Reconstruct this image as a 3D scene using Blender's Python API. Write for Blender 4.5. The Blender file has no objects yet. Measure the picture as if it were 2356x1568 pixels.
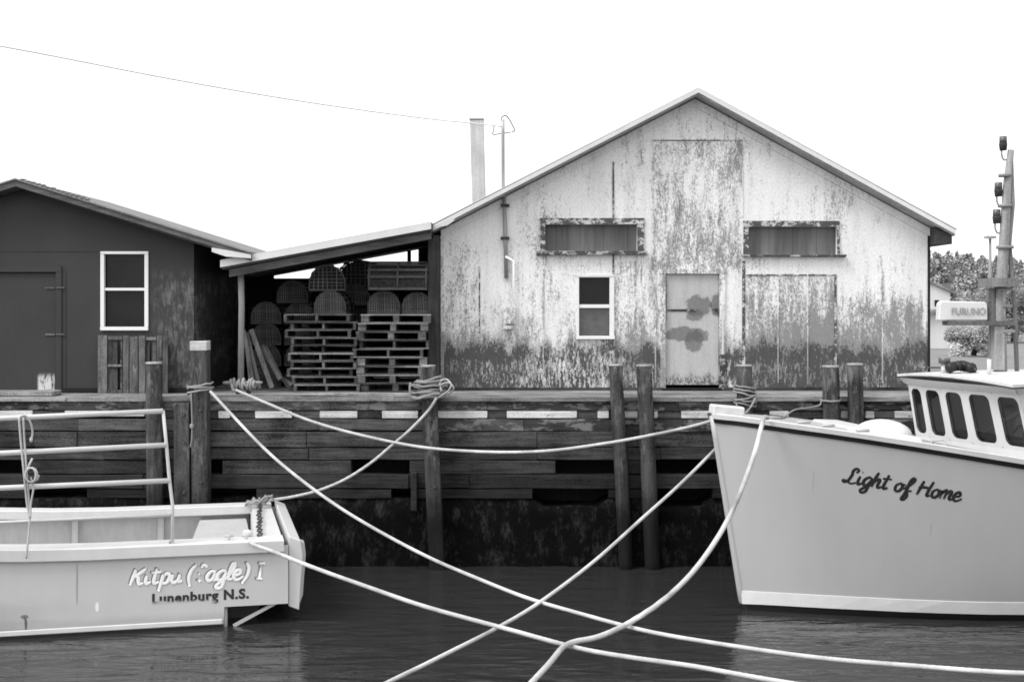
import bpy, bmesh, math, random
from mathutils import Vector, Matrix, noise as mnoise
from mathutils.bvhtree import BVHTree
random.seed(7)
S = bpy.context.scene
COL = S.collection
R = math.radians

# ------------------------------------------------------------------ camera
EYE = 4.3            # eye height above the water
F = 2945.0           # focal length in units of a 2356 px wide picture
HY = 700.0           # horizon row in that picture
cam_d = bpy.data.cameras.new('camera'); cam = bpy.data.objects.new('camera', cam_d); COL.objects.link(cam)
cam.location = (0, 0, EYE); cam.rotation_euler = (R(90), 0, 0)
cam_d.lens = 45; cam_d.sensor_width = 36; cam_d.shift_y = -84 / 2356.0
cam_d.clip_start = 0.1; cam_d.clip_end = 3000
S.camera = cam

def P(x, y, d):
    return Vector(((x - 1178.0) * d / F, d, EYE - (y - HY) * d / F))

# ------------------------------------------------------------------ world, sun, exposure
W = bpy.data.worlds.new('World'); S.world = W; W.use_nodes = True
wt = W.node_tree; wt.nodes.clear()
sky = wt.nodes.new('ShaderNodeTexSky'); sky.sky_type = 'NISHITA'; sky.sun_disc = False
SUN_EL, SUN_AZ = 50, 238
sky.sun_elevation = R(SUN_EL); sky.sun_rotation = R(SUN_AZ); sky.dust_density = 4.0
bw = wt.nodes.new('ShaderNodeRGBToBW')
mr = wt.nodes.new('ShaderNodeMapRange'); mr.inputs[1].default_value = 0; mr.inputs[2].default_value = 20
mr.inputs[3].default_value = 9.0; mr.inputs[4].default_value = 20.0
bg = wt.nodes.new('ShaderNodeBackground'); bg.inputs[1].default_value = 0.105
wo = wt.nodes.new('ShaderNodeOutputWorld')
wt.links.new(sky.outputs[0], bw.inputs[0]); wt.links.new(bw.outputs[0], mr.inputs[0])
wt.links.new(mr.outputs[0], bg.inputs[0]); wt.links.new(bg.outputs[0], wo.inputs[0])
sl = bpy.data.lights.new('sun', 'SUN'); sl.energy = 1.5; sl.angle = R(20); sl.color = (1, 1, 1)
so = bpy.data.objects.new('sun', sl); COL.objects.link(so)
az = R(SUN_AZ)
sdir = Vector((math.sin(az) * math.cos(R(SUN_EL)), math.cos(az) * math.cos(R(SUN_EL)), math.sin(R(SUN_EL))))
so.rotation_euler = (-sdir).to_track_quat('-Z', 'Y').to_euler()
so.location = sdir * 50
S.view_settings.view_transform = 'Standard'; S.view_settings.look = 'None'
S.view_settings.exposure = 0.38; S.view_settings.gamma = 1.0
S.render.engine = 'CYCLES'
S.cycles.pixel_filter_type = 'BLACKMAN_HARRIS'; S.cycles.filter_width = 1.7

# ------------------------------------------------------------------ node helper
class NT:
    def __init__(s, name):
        s.m = bpy.data.materials.new(name); s.m.use_nodes = True
        s.t = s.m.node_tree; s.n = s.t.nodes; s.n.clear()
        s.out = s.n.new('ShaderNodeOutputMaterial'); s.b = s.n.new('ShaderNodeBsdfPrincipled')
        s.t.links.new(s.b.outputs[0], s.out.inputs[0])
        s.geo = s.n.new('ShaderNodeNewGeometry'); s.pos = s.geo.outputs['Position']
    def put(s, sock, v):
        if isinstance(v, (int, float)): 
            try: sock.default_value = v
            except Exception: sock.default_value = (v, v, v)
        elif isinstance(v, (tuple, list, Vector)): sock.default_value = tuple(v)
        else: s.t.links.new(v, sock)
    def math(s, op, a, b=0.0, c=None, clamp=False):
        n = s.n.new('ShaderNodeMath'); n.operation = op; n.use_clamp = clamp
        s.put(n.inputs[0], a); s.put(n.inputs[1], b)
        if c is not None: s.put(n.inputs[2], c)
        return n.outputs[0]
    def add(s, a, b): return s.math('ADD', a, b)
    def mul(s, a, b): return s.math('MULTIPLY', a, b)
    def sub(s, a, b): return s.math('SUBTRACT', a, b)
    def mx(s, a, b): return s.math('MAXIMUM', a, b)
    def mn(s, a, b): return s.math('MINIMUM', a, b)
    def step(s, v, a, b, o0=0.0, o1=1.0):
        n = s.n.new('ShaderNodeMapRange'); n.interpolation_type = 'SMOOTHSTEP'
        s.put(n.inputs[0], v); s.put(n.inputs[1], a); s.put(n.inputs[2], b); s.put(n.inputs[3], o0); s.put(n.inputs[4], o1)
        return n.outputs[0]
    def scale(s, vec, sc, off=(0, 0, 0)):
        n = s.n.new('ShaderNodeVectorMath'); n.operation = 'MULTIPLY_ADD'
        s.put(n.inputs[0], vec); n.inputs[1].default_value = sc; n.inputs[2].default_value = off
        return n.outputs[0]
    def noise(s, vec, sc=1.0, det=4.0, rough=0.55, dist=0.0):
        n = s.n.new('ShaderNodeTexNoise'); s.put(n.inputs['Vector'], vec)
        n.inputs['Scale'].default_value = sc; n.inputs['Detail'].default_value = det
        n.inputs['Roughness'].default_value = rough; n.inputs['Distortion'].default_value = dist
        return n.outputs[0]
    def sep(s, vec):
        n = s.n.new('ShaderNodeSeparateXYZ'); s.put(n.inputs[0], vec); return n.outputs
    def obj(s):
        return s.n.new('ShaderNodeTexCoord').outputs['Object']
    def rnd(s):
        return s.n.new('ShaderNodeObjectInfo').outputs['Random']
    def tone(s):
        n = s.n.new('ShaderNodeAttribute'); n.attribute_name = 'tone'; return n.outputs['Fac']
    def lerp(s, f, a, b):
        return s.add(s.mul(s.sub(1.0, f), a), s.mul(f, b)) if not (isinstance(a, (int, float)) and isinstance(b, (int, float))) \
            else s.add(s.mul(f, b - a), a)
    def blob(s, cx, cz, rx, rz, nz, amp=0.5):
        p = s.sep(s.pos)
        dx = s.mul(s.sub(p[0], cx), 1.0 / rx); dz = s.mul(s.sub(p[2], cz), 1.0 / rz)
        r = s.math('SQRT', s.add(s.mul(dx, dx), s.mul(dz, dz)))
        r = s.add(r, s.mul(s.sub(nz, 0.5), amp * 2))
        return s.step(r, 1.14, 0.86)
    def finish(s, val, rough=0.8, bump=None, bstr=0.3, bdist=0.01, spec=0.3, metal=0.0):
        c = s.n.new('ShaderNodeCombineColor'); 
        for i in range(3): s.put(c.inputs[i], val)
        s.t.links.new(c.outputs[0], s.b.inputs['Base Color'])
        s.put(s.b.inputs['Roughness'], rough); s.b.inputs['Metallic'].default_value = metal
        s.b.inputs['Specular IOR Level'].default_value = spec
        if bump is not None:
            b = s.n.new('ShaderNodeBump'); b.inputs['Strength'].default_value = bstr; b.inputs['Distance'].default_value = bdist
            s.put(b.inputs['Height'], bump); s.t.links.new(b.outputs[0], s.b.inputs['Normal'])
        return s.m

def wood(name, base, var=0.5, grain='x', patch=None, rough=0.85, rnd=True, patch_val=0.4, world=True, tide=False, rt=0.0):
    """weathered timber: grain along one axis, blotches, optional pale patches"""
    k = NT(name); v = k.pos if world else k.obj()
    if rnd: 
        n = k.n.new('ShaderNodeVectorMath'); n.operation = 'ADD'; k.put(n.inputs[0], v)
        c = k.n.new('ShaderNodeCombineXYZ'); r = k.mul(k.rnd(), 37.0)
        for i in range(3): k.put(c.inputs[i], r)
        k.put(n.inputs[1], c.outputs[0]); v = n.outputs[0]
    sc = {'x': (1.2, 18, 22), 'z': (18, 18, 1.0), 'y': (18, 1.2, 22)}[grain]
    g = k.noise(k.scale(v, sc), 1.0, 5, 0.65)
    b = k.noise(v, 1.7, 4, 0.6)
    fine = k.noise(v, 45, 2, 0.6)
    f = k.add(k.add(k.mul(g, 0.9), k.mul(b, 0.7)), k.mul(fine, 0.6))          # mean ~1.1
    f = k.add(1.0, k.mul(k.sub(f, 1.1), var * 3.6))
    f = k.mx(f, 0.15)
    val = k.mul(k.mul(f, base), k.tone())
    if patch is not None:
        pn = k.noise(k.scale(v, (2.2, 3, 6) if grain == 'x' else (7, 7, 2.0)), 1.0, 5, 0.7)
        val = k.lerp(k.step(pn, patch, patch + 0.07), val, patch_val)
    if rt: val = k.mul(val, k.add(1 - rt / 2, k.mul(k.rnd(), rt)))
    if tide:   # wet, weed-darkened wood below the tide mark
        zz_ = k.sep(k.pos)[2]; e_ = k.noise(k.scale(k.pos, (9, 9, 2.5)), 1, 5, 0.7)
        wet = k.step(k.add(zz_, k.mul(k.sub(e_, .5), .9)), 1.45, .70); val = k.mul(val, k.sub(1.0, k.mul(wet, .86)))
        paler = k.mul(k.step(e_, .51, .62), k.step(zz_, 1.3, 1.9)); val = k.lerp(k.mul(paler, .6), val, 0.17)
    return k.finish(val, rough, g, 0.4, 0.006)

def paint(name, base, dirt=0.15, rough=0.5, spec=0.4, scale=1.0, streak=True):
    k = NT(name)
    a = k.noise(k.scale(k.pos, (4 * scale, 4 * scale, 0.9 * scale) if streak else (2, 2, 2)), 1.0, 5, 0.6)
    b = k.noise(k.pos, 30 * scale, 3, 0.6)
    f = k.add(k.mul(a, 0.8), k.mul(b, 0.3))
    f = k.add(1.0, k.mul(k.sub(f, 0.55), dirt * 2.5))
    return k.finish(k.mul(k.mul(f, base), k.tone()), rough, b, 0.08, 0.002, spec)

# ------------------------------------------------------------------ mesh builder
class MB:
    def __init__(s): s.v = []; s.f = []; s.t = []; s.sm = []
    def face(s, pts, tone=1.0, smooth=False):
        i = len(s.v); s.v += [Vector(p) for p in pts]; s.f.append(tuple(range(i, i + len(pts)))); s.t.append(tone); s.sm.append(smooth)
        return s
    def box(s, x0, x1, y0, y1, z0, z1, tone=1.0, jit=0.0, M=None):
        c = [Vector((x, y, z)) for x in (x0, x1) for y in (y0, y1) for z in (z0, z1)]
        if jit: c = [p + Vector([random.uniform(-jit, jit) for _ in range(3)]) for p in c]
        if M is not None: c = [M @ p for p in c]
        i = len(s.v); s.v += c
        for q in ((0, 1, 3, 2), (4, 6, 7, 5), (0, 4, 5, 1), (2, 3, 7, 6), (0, 2, 6, 4), (1, 5, 7, 3)):
            s.f.append(tuple(i + k for k in q)); s.t.append(tone); s.sm.append(False)
        return s
    def prism(s, poly, vec, tone=1.0):
        """closed polygon (3-D points) extruded by vec"""
        n = len(poly); i = len(s.v); poly = [Vector(p) for p in poly]; vec = Vector(vec)
        s.v += poly + [p + vec for p in poly]
        s.f.append(tuple(i + k for k in reversed(range(n)))); s.f.append(tuple(i + n + k for k in range(n)))
        s.t += [tone, tone]; s.sm += [False, False]
        for k in range(n):
            s.f.append((i + k, i + (k + 1) % n, i + n + (k + 1) % n, i + n + k)); s.t.append(tone); s.sm.append(False)
        return s
    def bar(s, a, b, w, h, tone=1.0, up=Vector((0, 0, 1))):
        a = Vector(a); b = Vector(b); d = (b - a).normalized()
        if abs(d.dot(up)) > 0.99: up = Vector((0, 1, 0))
        x = d.cross(up).normalized() * w / 2; y = x.cross(d).normalized() * h / 2
        return s.prism([a - x - y, a + x - y, a + x + y, a - x + y], b - a, tone)
    def tube(s, path, r, n=8, tone=1.0, caps=True, closed=False, squash=None):
        path = [Vector(p) for p in path]; L = len(path)
        rr = r if isinstance(r, (list, tuple)) else [r] * L
        i = len(s.v); prev = None
        for k, p in enumerate(path):
            if closed: t = (path[(k + 1) % L] - path[(k - 1) % L])
            else: t = path[min(k + 1, L - 1)] - path[max(k - 1, 0)]
            t = t.normalized() if t.length > 1e-9 else Vector((0, 0, 1))
            if squash is not None:
                nn = squash[k]; u = t.cross(nn).normalized(); w = nn * squash_h
            else:
                if prev is None:
                    ref = Vector((0, 0, 1)) if abs(t.z) < 0.9 else Vector((1, 0, 0))
                    u = t.cross(ref).normalized()
                else:
                    u = (prev - t * prev.dot(t)); u = u.normalized() if u.length > 1e-6 else t.orthogonal().normalized()
                w = t.cross(u).normalized()
            prev = u
            for j in range(n):
                a = 2 * math.pi * j / n
                if squash is not None: s.v.append(p + u * math.cos(a) * rr[k] + w * math.sin(a))
                else: s.v.append(p + u * math.cos(a) * rr[k] + w * math.sin(a) * rr[k])
        m = L if closed else L - 1
        for k in range(m):
            k2 = (k + 1) % L
            for j in range(n):
                s.f.append((i + k * n + j, i + k * n + (j + 1) % n, i + k2 * n + (j + 1) % n, i + k2 * n + j)); s.t.append(tone); s.sm.append(True)
        if caps and not closed:
            s.f.append(tuple(i + j for j in range(n))); s.f.append(tuple(i + (L - 1) * n + j for j in reversed(range(n)))); s.t += [tone, tone]; s.sm += [False, False]
        return s
    def ball(s, c, rx, ry, rz, n=10, m=6, tone=1.0, zmin=-1.0):
        c = Vector(c); i = len(s.v)
        a0 = math.asin(max(-1, zmin))
        for k in range(m + 1):
            a = a0 + (math.pi / 2 - a0) * k / m
            for j in range(n):
                b = 2 * math.pi * j / n
                s.v.append(c + Vector((rx * math.cos(a) * math.cos(b), ry * math.cos(a) * math.sin(b), rz * math.sin(a))))
        for k in range(m):
            for j in range(n):
                s.f.append((i + k * n + j, i + k * n + (j + 1) % n, i + (k + 1) * n + (j + 1) % n, i + (k + 1) * n + j)); s.t.append(tone); s.sm.append(True)
        return s
    def grid(s, rows, tone=1.0, smooth=True, closed=False):
        i = len(s.v); n = len(rows[0])
        for r in rows: s.v += [Vector(p) for p in r]
        for a in range(len(rows) - 1):
            for b in range(n if closed else n - 1):
                s.f.append((i + a * n + b, i + a * n + (b + 1) % n, i + (a + 1) * n + (b + 1) % n, i + (a + 1) * n + b)); s.t.append(tone); s.sm.append(smooth)
        return s
    def build(s, name, mat, parent=None, origin=None, bevel=0.0, weld=False, solid=0.0, fixn=True):
        me = bpy.data.meshes.new(name)
        o0 = Vector(origin) if origin is not None else (Vector(parent['_o']) if parent is not None and '_o' in parent else Vector((0, 0, 0)))
        me.from_pydata([tuple(p - o0) for p in s.v], [], s.f)
        at = me.attributes.new('tone', 'FLOAT', 'FACE')
        at.data.foreach_set('value', s.t)
        me.polygons.foreach_set('use_smooth', s.sm)
        me.materials.append(mat); me.update()
        if weld or fixn:
            b = bmesh.new(); b.from_mesh(me)
            if weld: bmesh.ops.remove_doubles(b, verts=b.verts, dist=1e-4)
            if fixn: bmesh.ops.recalc_face_normals(b, faces=b.faces)
            b.to_mesh(me); b.free()
        o = bpy.data.objects.new(name, me); COL.objects.link(o)
        if parent is not None: o.parent = parent; o['_o'] = tuple(o0)
        else: o.location = o0; o['_o'] = tuple(o0)
        if bevel:
            m = o.modifiers.new('bevel', 'BEVEL'); m.width = bevel; m.segments = 1; m.limit_method = 'ANGLE'
        if solid:
            m = o.modifiers.new('solid', 'SOLIDIFY'); m.thickness = solid; m.offset = 0
        return o

def tag(o, label=None, cat=None, group=None, kind=None):
    if label: o['label'] = label
    if cat: o['category'] = cat
    if group: o['group'] = group
    if kind: o['kind'] = kind
    return o
def thing(name, loc, label, cat, group=None):
    o = bpy.data.objects.new(name, None); o.empty_display_size = 0.2; COL.objects.link(o)
    o.location = loc; o['_o'] = tuple(loc)
    return tag(o, label, cat, group)
def dup(root, loc, rz=0.0, label=None, group=None, rx=0.0, ry=0.0):
    def cp(o, par):
        c = o.copy(); COL.objects.link(c); c.parent = par
        for ch in list(o.children): cp(ch, c)
        return c
    r = cp(root, None); r.location = loc; r.rotation_euler = (rx, ry, rz)
    if label: r['label'] = label
    if group: r['group'] = group
    return r
def spline(pts, n=8):
    pts = [Vector(p) for p in pts]; out = []
    q = [pts[0] * 2 - pts[1]] + pts + [pts[-1] * 2 - pts[-2]]
    for i in range(1, len(q) - 2):
        for k in range(n):
            t = k / n; a, b, c, d = q[i - 1], q[i], q[i + 1], q[i + 2]
            out.append(0.5 * ((2 * b) + (c - a) * t + (2 * a - 5 * b + 4 * c - d) * t * t + (3 * b - a - 3 * c + d) * t ** 3))
    out.append(pts[-1]); return out

# ------------------------------------------------------------------ levels
DECK = 2.785
DB = 22.65          # barn front
DE = 21.05          # wharf edge
DS = 22.0           # dark shed front

# ------------------------------------------------------------------ materials
M = {}
M['wharf_plank'] = wood('wharf plank', 0.050, 1.0, 'x', rnd=False, rt=.6)
M['wharf_patchy'] = wood('wharf patchy timber', 0.065, 0.9, 'x', patch=0.50, rnd=False, patch_val=0.17)
M['white_block'] = wood('whitewashed block', 0.56, 0.45, 'x', patch=0.60, rnd=False, patch_val=0.12)
M['deck_wood'] = wood('deck wood', 0.23, 0.8, 'x', rnd=False)
M['pile'] = wood('pile wood', 0.05, 0.9, 'z', tide=True)
M['pile_top'] = wood('pile top', 0.36, 0.4, 'x')
M['pallet'] = wood('pallet wood', 0.13, 0.9, 'x', world=False, rt=1.1)
M['post'] = wood('bleached post', 0.26, 0.3, 'z')
M['plank'] = wood('loose plank', 0.10, 0.5, 'z')
M['trap'] = wood('trap lath', 0.08, 0.4, 'x', world=False)
M['net'] = wood('trap netting', 0.11, 0.5, 'x', world=False)
M['lining'] = wood('tarred twine lining', 0.022, 0.8, 'x', world=False)
M['mastgrey'] = wood('weathered mast', 0.30, 0.5, 'z')
M['netpale'] = wood('pale trap netting', 0.10, 0.5, 'x', world=False)
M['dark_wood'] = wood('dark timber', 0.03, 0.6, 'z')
M['black'] = paint('black rubber', 0.015, 0.3)
M['hatch'] = wood('weathered panel boards', 0.09, 0.8, 'z', patch=0.6, patch_val=0.18)
M['rope'] = paint('mooring rope', 0.47, 0.9, 0.9, 0.1, 3.0, False)
M['ropedark'] = paint('weathered rope', 0.27, 0.5, 0.9, 0.1, 3.0, False)
M['white'] = paint('white paint', 0.62, 0.12, 0.5)
M['window_white'] = paint('white window paint', 0.78, 0.08, 0.5)
M['fascia'] = paint('white roof fascia', 0.66, 0.15, 0.6)
M['greyfascia'] = wood('grey roof edge', 0.11, 0.6, 'x', rnd=False)
M['roof'] = wood('roof felt', 0.16, 0.4, 'y', rnd=False)
M['roofdark'] = wood('roof underside', 0.05, 0.4, 'y', rnd=False)
M['metal'] = paint('galvanised metal', 0.45, 0.2, 0.45, 0.5)
M['dark_metal'] = paint('dark iron', 0.05, 0.4, 0.6)
M['letter_dark'] = paint('dark lettering paint', 0.02, 0.3, 0.5)
M['grey_pole'] = wood('grey pole', 0.42, 0.25, 'z')

def glass(name, base=0.012, rough=0.08):
    k = NT(name); a = k.noise(k.pos, 3.0, 3, 0.5)
    return k.finish(k.mul(k.add(a, 0.5), base), rough, a, 0.05, 0.02, 0.2)
M['glass'] = glass('dark window glass')
M['glass2'] = glass('wheelhouse glass', 0.02, 0.03)

# --- hull paints
def hull_paint(name, base, bottom=None, zb=0.1, stains=()):
    k = NT(name)
    a = k.noise(k.scale(k.pos, (3.5, 3.5, 0.7)), 1.0, 5, 0.6); b = k.noise(k.pos, 60, 3, 0.7); c = k.noise(k.pos, 1.1, 3, 0.5)
    f = k.add(1.0, k.mul(k.sub(k.add(k.add(k.mul(a, 0.5), k.mul(b, 0.25)), k.mul(c, 0.4)), 0.575), 0.22))
    val = k.mul(f, base)
    z = k.sep(k.pos)[2]
    sc = k.noise(k.pos, 5, 4, 0.6)
    # scum line just over the water
    scum = k.step(k.add(z, k.mul(k.sub(sc, 0.5), 0.10)), zb + 0.05, zb + 0.22)
    val = k.mul(val, k.add(k.mul(scum, 0.25), 0.75))
    if bottom is not None:
        val = k.lerp(k.step(k.add(z, k.mul(k.sub(sc, 0.5), 0.015)), zb - 0.006, zb + 0.006), bottom, val)
    for (cx, cz, rx, rz, dk) in stains:
        mk = k.blob(cx, cz, rx, rz, k.noise(k.scale(k.pos, (30, 30, 6)), 1, 4, 0.6), 0.6)
        val = k.lerp(k.mul(mk, 0.8), val, dk)
    return k.finish(val, 0.32, b, 0.05, 0.002, 0.45)

def bx(px): return (px - 1178.0) * DB / F
def bz(py): return EYE - (py - HY) * DB / F
# --- barn wall: flaking white paint over grey boards
def barn_paint(name, paintv=0.88, woodv=0.075, bias=0.0, extra=(), low=1.0, seams=True):
    k = NT(name); p = k.sep(k.pos)
    h = k.sub(p[2], DECK)
    big = k.noise(k.scale(k.pos, (0.9, 1, 0.7)), 1.0, 3, 0.5)
    edge = k.noise(k.scale(k.pos, (5.0, 1, 1.2), (3.1, 0, 0)), 1.0, 6, 0.7)
    streak = k.noise(k.scale(k.pos, (9, 1, 1.6)), 1.0, 6, 0.72)
    speck = k.noise(k.scale(k.pos, (36, 1, 17)), 1.0, 4, 0.75)
    flake = k.noise(k.scale(k.pos, (19, 1, 5), (7, 0, 2)), 1.0, 6, 0.75)
    # general wear: specks and streaks
    fine = k.noise(k.scale(k.pos, (62, 1, 40), (3, 0, 9)), 1.0, 3, 0.7)
    w = k.add(k.add(k.add(k.mul(streak, 0.38), k.mul(speck, 0.37)), k.mul(fine, 0.25)), k.mul(k.sub(big, 0.5), 0.25))
    w = k.add(w, bias + 0.012)
    for (x0, x1, z0, z1, amt, soft) in extra:      # boards that have weathered more than their neighbours
        wob = k.mul(k.sub(edge, 0.5), 0.5 * soft + 0.05)
        px_ = k.add(p[0], wob); pz_ = k.add(p[2], k.mul(wob, 3.0))
        mxx = k.mul(k.step(px_, x0 - soft, x0 + soft), k.step(px_, x1 + soft, x1 - soft))
        mzz = k.mul(k.step(pz_, z0 - soft * 2, z0 + soft * 2), k.step(pz_, z1 + soft, z1 - soft))
        w = k.add(w, k.mul(k.mul(mxx, mzz), amt))
    edge2 = k.noise(k.scale(k.pos, (2.2, 1, 0.8), (1.7, 0, 4)), 1.0, 4, 0.6)
    ee = k.add(k.mul(k.sub(edge, 0.5), 0.8), k.mul(k.sub(edge2, 0.5), 0.9))
    hh = k.add(h, ee)
    lowm = k.step(hh, 2.0, 0.4)
    w = k.add(w, k.mul(lowm, 0.085 * low))
    bare = k.step(w, 0.525, 0.665)
    # rotten band near the ground, with pale flakes left in it
    rot = k.step(k.add(hh, k.mul(k.sub(speck, 0.5), 0.9)), 1.02, 0.66)
    keepn = k.add(k.mul(flake, 0.55), k.mul(speck, 0.45))
    midp = k.mul(k.step(p[0], bx(1150), bx(1230)), k.step(p[0], bx(1500), bx(1420)))   # more paint left under the small window
    keepn = k.add(keepn, k.mul(midp, 0.035))
    area = k.noise(k.scale(k.pos, (1.6, 1, 1.6), (5, 0, 8)), 1.0, 3, 0.6)
    keepn = k.add(keepn, k.mul(k.sub(area, .5), .22))
    upper = k.mul(k.step(k.add(h, k.mul(k.sub(area, .5), .6)), .42, .70), k.sub(1.0, k.mul(midp, .8)))
    keepn = k.sub(keepn, k.mul(upper, .09))
    keep = k.step(keepn, 0.51, 0.58)
    rot = k.mul(k.mul(rot, low), k.sub(1.0, k.mul(keep, 0.9)))
    mask = k.mx(k.mul(bare, 0.78), rot)
    wv = k.mul(k.add(0.5, k.add(k.mul(streak, 0.6), k.mul(fine, 0.5))), woodv)
    pv = k.mul(k.add(0.84, k.mul(big, 0.16)), paintv)
    pv = k.mul(pv, k.add(1.0, k.mul(k.sub(k.noise(k.scale(k.pos, (1.3, 1, .8)), 34, 5, 0.8), 0.5), 1.15)))
    grime = k.step(k.noise(k.scale(k.pos, (3.2, 1, 0.5), (9, 0, 1)), 1, 5, 0.65), 0.42, 0.72)
    pv = k.mul(pv, k.sub(1.0, k.mul(grime, 0.14)))
    val = k.lerp(mask, pv, wv)
    if seams:   # board joints every 0.2 m, only faint
        wv2 = k.math('PINGPONG', k.add(p[0], 50.0), 0.105)
        sm = k.step(wv2, 0.006, 0.0)
        sm = k.mul(sm, k.step(k.noise(k.scale(k.pos, (5, 1, 0.8)), 1, 3), 0.42, 0.62))
        val = k.mul(val, k.sub(1.0, k.mul(sm, 0.16)))
    return k, val, mask

k, v, mk = barn_paint('barn wall paint', extra=(
    (bx(1500), bx(1708), bz(620), bz(322), 0.065, 0.04),
    (bx(1715), bx(1925), bz(900), bz(632), 0.085, 0.03),
    (bx(1862), bx(1925), bz(900), bz(632), 0.02, 0.03),
    (bx(1015), bx(1100), bz(900), bz(560), 0.03, 0.05),
    (bx(1925), bx(2138), bz(900), bz(680), 0.075, 0.3),
    (bx(1415), bx(1520), bz(900), bz(600), 0.05, 0.1),
))
M['barn'] = k.finish(v, 0.85, k.sub(0, mk), 0.35, 0.006, 0.2)
k, v, mk = barn_paint('barn trim paint', bias=0.06, low=0.6, seams=False)
M['barn_trim'] = k.finish(v, 0.85, k.sub(0, mk), 0.35, 0.006, 0.2)
k = NT('flaked trim'); a = k.noise(k.scale(k.pos, (1, 1, 1.4)), 7.0, 7, 0.72); b = k.noise(k.pos, 40, 4, 0.7)
mk = k.step(k.add(k.mul(a, .75), k.mul(b, .25)), .50, .56)
v = k.lerp(mk, k.mul(k.add(.5, b), .085), .55)
M['flaked_trim'] = k.finish(k.mul(v, k.tone()), .85, k.sub(0, mk), .35, .006, .2)
M['joint'] = k.finish(k.mul(v, k.tone()), .85, None, spec=.2)
M['soffit'] = wood('grey soffit', 0.34, 0.4, 'x', rnd=False)
# door
k = NT('barn door paint'); nz = k.noise(k.pos, 6, 6, 0.68); sp = k.noise(k.scale(k.pos, (40, 1, 20)), 1, 4, 0.7)
st = k.noise(k.scale(k.pos, (10, 1, 1.5)), 1, 5, 0.7)
v = k.mul(k.add(0.72, k.mul(k.add(st, sp), 0.75)), 0.30)
for (x, y, rx, ry, dk) in ((1607, 703, 32, 24, 0.13), (1600, 725, 18, 14, 0.15), (1650, 702, 16, 26, 0.10), (1575, 768, 42, 17, 0.13), (1598, 785, 22, 24, 0.14), (1612, 772, 20, 16, 0.16), (1528, 690, 8, 70, 0.12)):
    v = k.lerp(k.mul(k.blob(bx(x), bz(y), rx * DB / F, ry * DB / F, nz, 0.75), k.add(.45, k.mul(sp, .55))), v, dk * .75)
z = k.sep(k.pos)[2]
lowm = k.mul(k.step(k.add(z, k.mul(k.sub(st, 0.5), 0.4)), DECK + 0.32, DECK + 0.18), k.step(sp, 0.47, 0.52))
v = k.lerp(lowm, v, 0.12)
M['door'] = k.finish(v, 0.7, sp, 0.15, 0.003, 0.3)
# boarded windows
k = NT('grey window boards'); p = k.sep(k.pos)
pp = k.math('PINGPONG', k.add(p[0], 50.03), 0.21)
cell = k.noise(k.scale(k.pos, (2.7, 0, 0.3)), 1, 2, 0.6); st = k.noise(k.scale(k.pos, (22, 1, 2)), 1, 5, 0.7)
v = k.mul(k.add(0.3, k.add(k.mul(k.step(cell, .40, .65), .5), k.mul(st, 0.8))), 0.13)
v = k.mul(v, k.sub(1.0, k.mul(k.step(pp, 0.012, 0.0), 0.5)))
M['boards'] = k.finish(v, 0.6, st, 0.2, 0.004, 0.4)
# dark shed plywood
k = NT('dark shed wall'); p = k.sep(k.pos)
b = k.noise(k.pos, 1.2, 4, 0.6); fine = k.noise(k.pos, 38, 3, 0.7); st = k.noise(k.scale(k.pos, (16, 1, 3)), 1, 6, 0.75)
v = k.mul(k.add(0.55, k.add(k.mul(b, 0.5), k.mul(fine, 0.5))), 0.043)
zone = k.mul(k.step(p[0], -6.4, -5.8), k.step(p[2], 5.0, 4.6))
pe = k.mul(k.mul(k.step(k.add(k.mul(st, 0.6), k.mul(k.noise(k.pos, 5, 5, 0.7), 0.4)), 0.46, 0.60), zone), 0.8)
v = k.lerp(pe, v, 0.17)
dd = lambda px: (px - 1178.0) * DS / F
tz = lambda py: EYE - (py - HY) * DS / F
torn = k.mul(k.step(p[2], DECK + 0.36, DECK + 0.22), k.mul(k.step(p[0], dd(82), dd(90)), k.step(p[0], dd(126), dd(122))))
torn = k.mul(torn, k.step(st, 0.42, 0.5))
v = k.lerp(torn, v, 0.6)
M['shed'] = k.finish(v, 0.75, fine, 0.2, 0.003, 0.25)
# weedy cribwork
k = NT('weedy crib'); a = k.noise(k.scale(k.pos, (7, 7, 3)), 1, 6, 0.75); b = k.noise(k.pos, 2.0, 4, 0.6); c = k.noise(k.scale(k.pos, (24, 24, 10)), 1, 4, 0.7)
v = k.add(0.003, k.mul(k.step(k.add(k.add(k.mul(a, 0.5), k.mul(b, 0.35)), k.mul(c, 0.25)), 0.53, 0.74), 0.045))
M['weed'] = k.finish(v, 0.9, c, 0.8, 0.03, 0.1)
# water
k = NT('harbour water'); p = k.pos
n1 = k.noise(k.scale(p, (1.1, 3.4, 1)), 1.0, 4, 0.5, 0.6); n2 = k.noise(k.scale(p, (4.0, 9.0, 1)), 1.0, 3, 0.5, 0.2)
h = k.add(n1, k.mul(n2, 0.09))
b = k.n.new('ShaderNodeBump'); b.inputs['Strength'].default_value = 0.8; b.inputs['Distance'].default_value = 0.045
k.put(b.inputs['Height'], h); k.t.links.new(b.outputs[0], k.b.inputs['Normal'])
k.b.inputs['Base Color'].default_value = (0.028, 0.028, 0.028, 1); k.b.inputs['Roughness'].default_value = 0.04
k.b.inputs['IOR'].default_value = 1.33
M['water'] = k.m
k = NT('gravel ground'); a = k.noise(k.pos, 3, 5, 0.6)
M['ground'] = k.finish(k.add(0.12, k.mul(a, 0.16)), 0.95, a, 0.3, 0.03)
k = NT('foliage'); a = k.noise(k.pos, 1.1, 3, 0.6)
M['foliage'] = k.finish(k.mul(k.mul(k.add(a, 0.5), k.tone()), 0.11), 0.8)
k = NT('hill grass'); a = k.noise(k.pos, 0.2, 4, 0.6)
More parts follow.
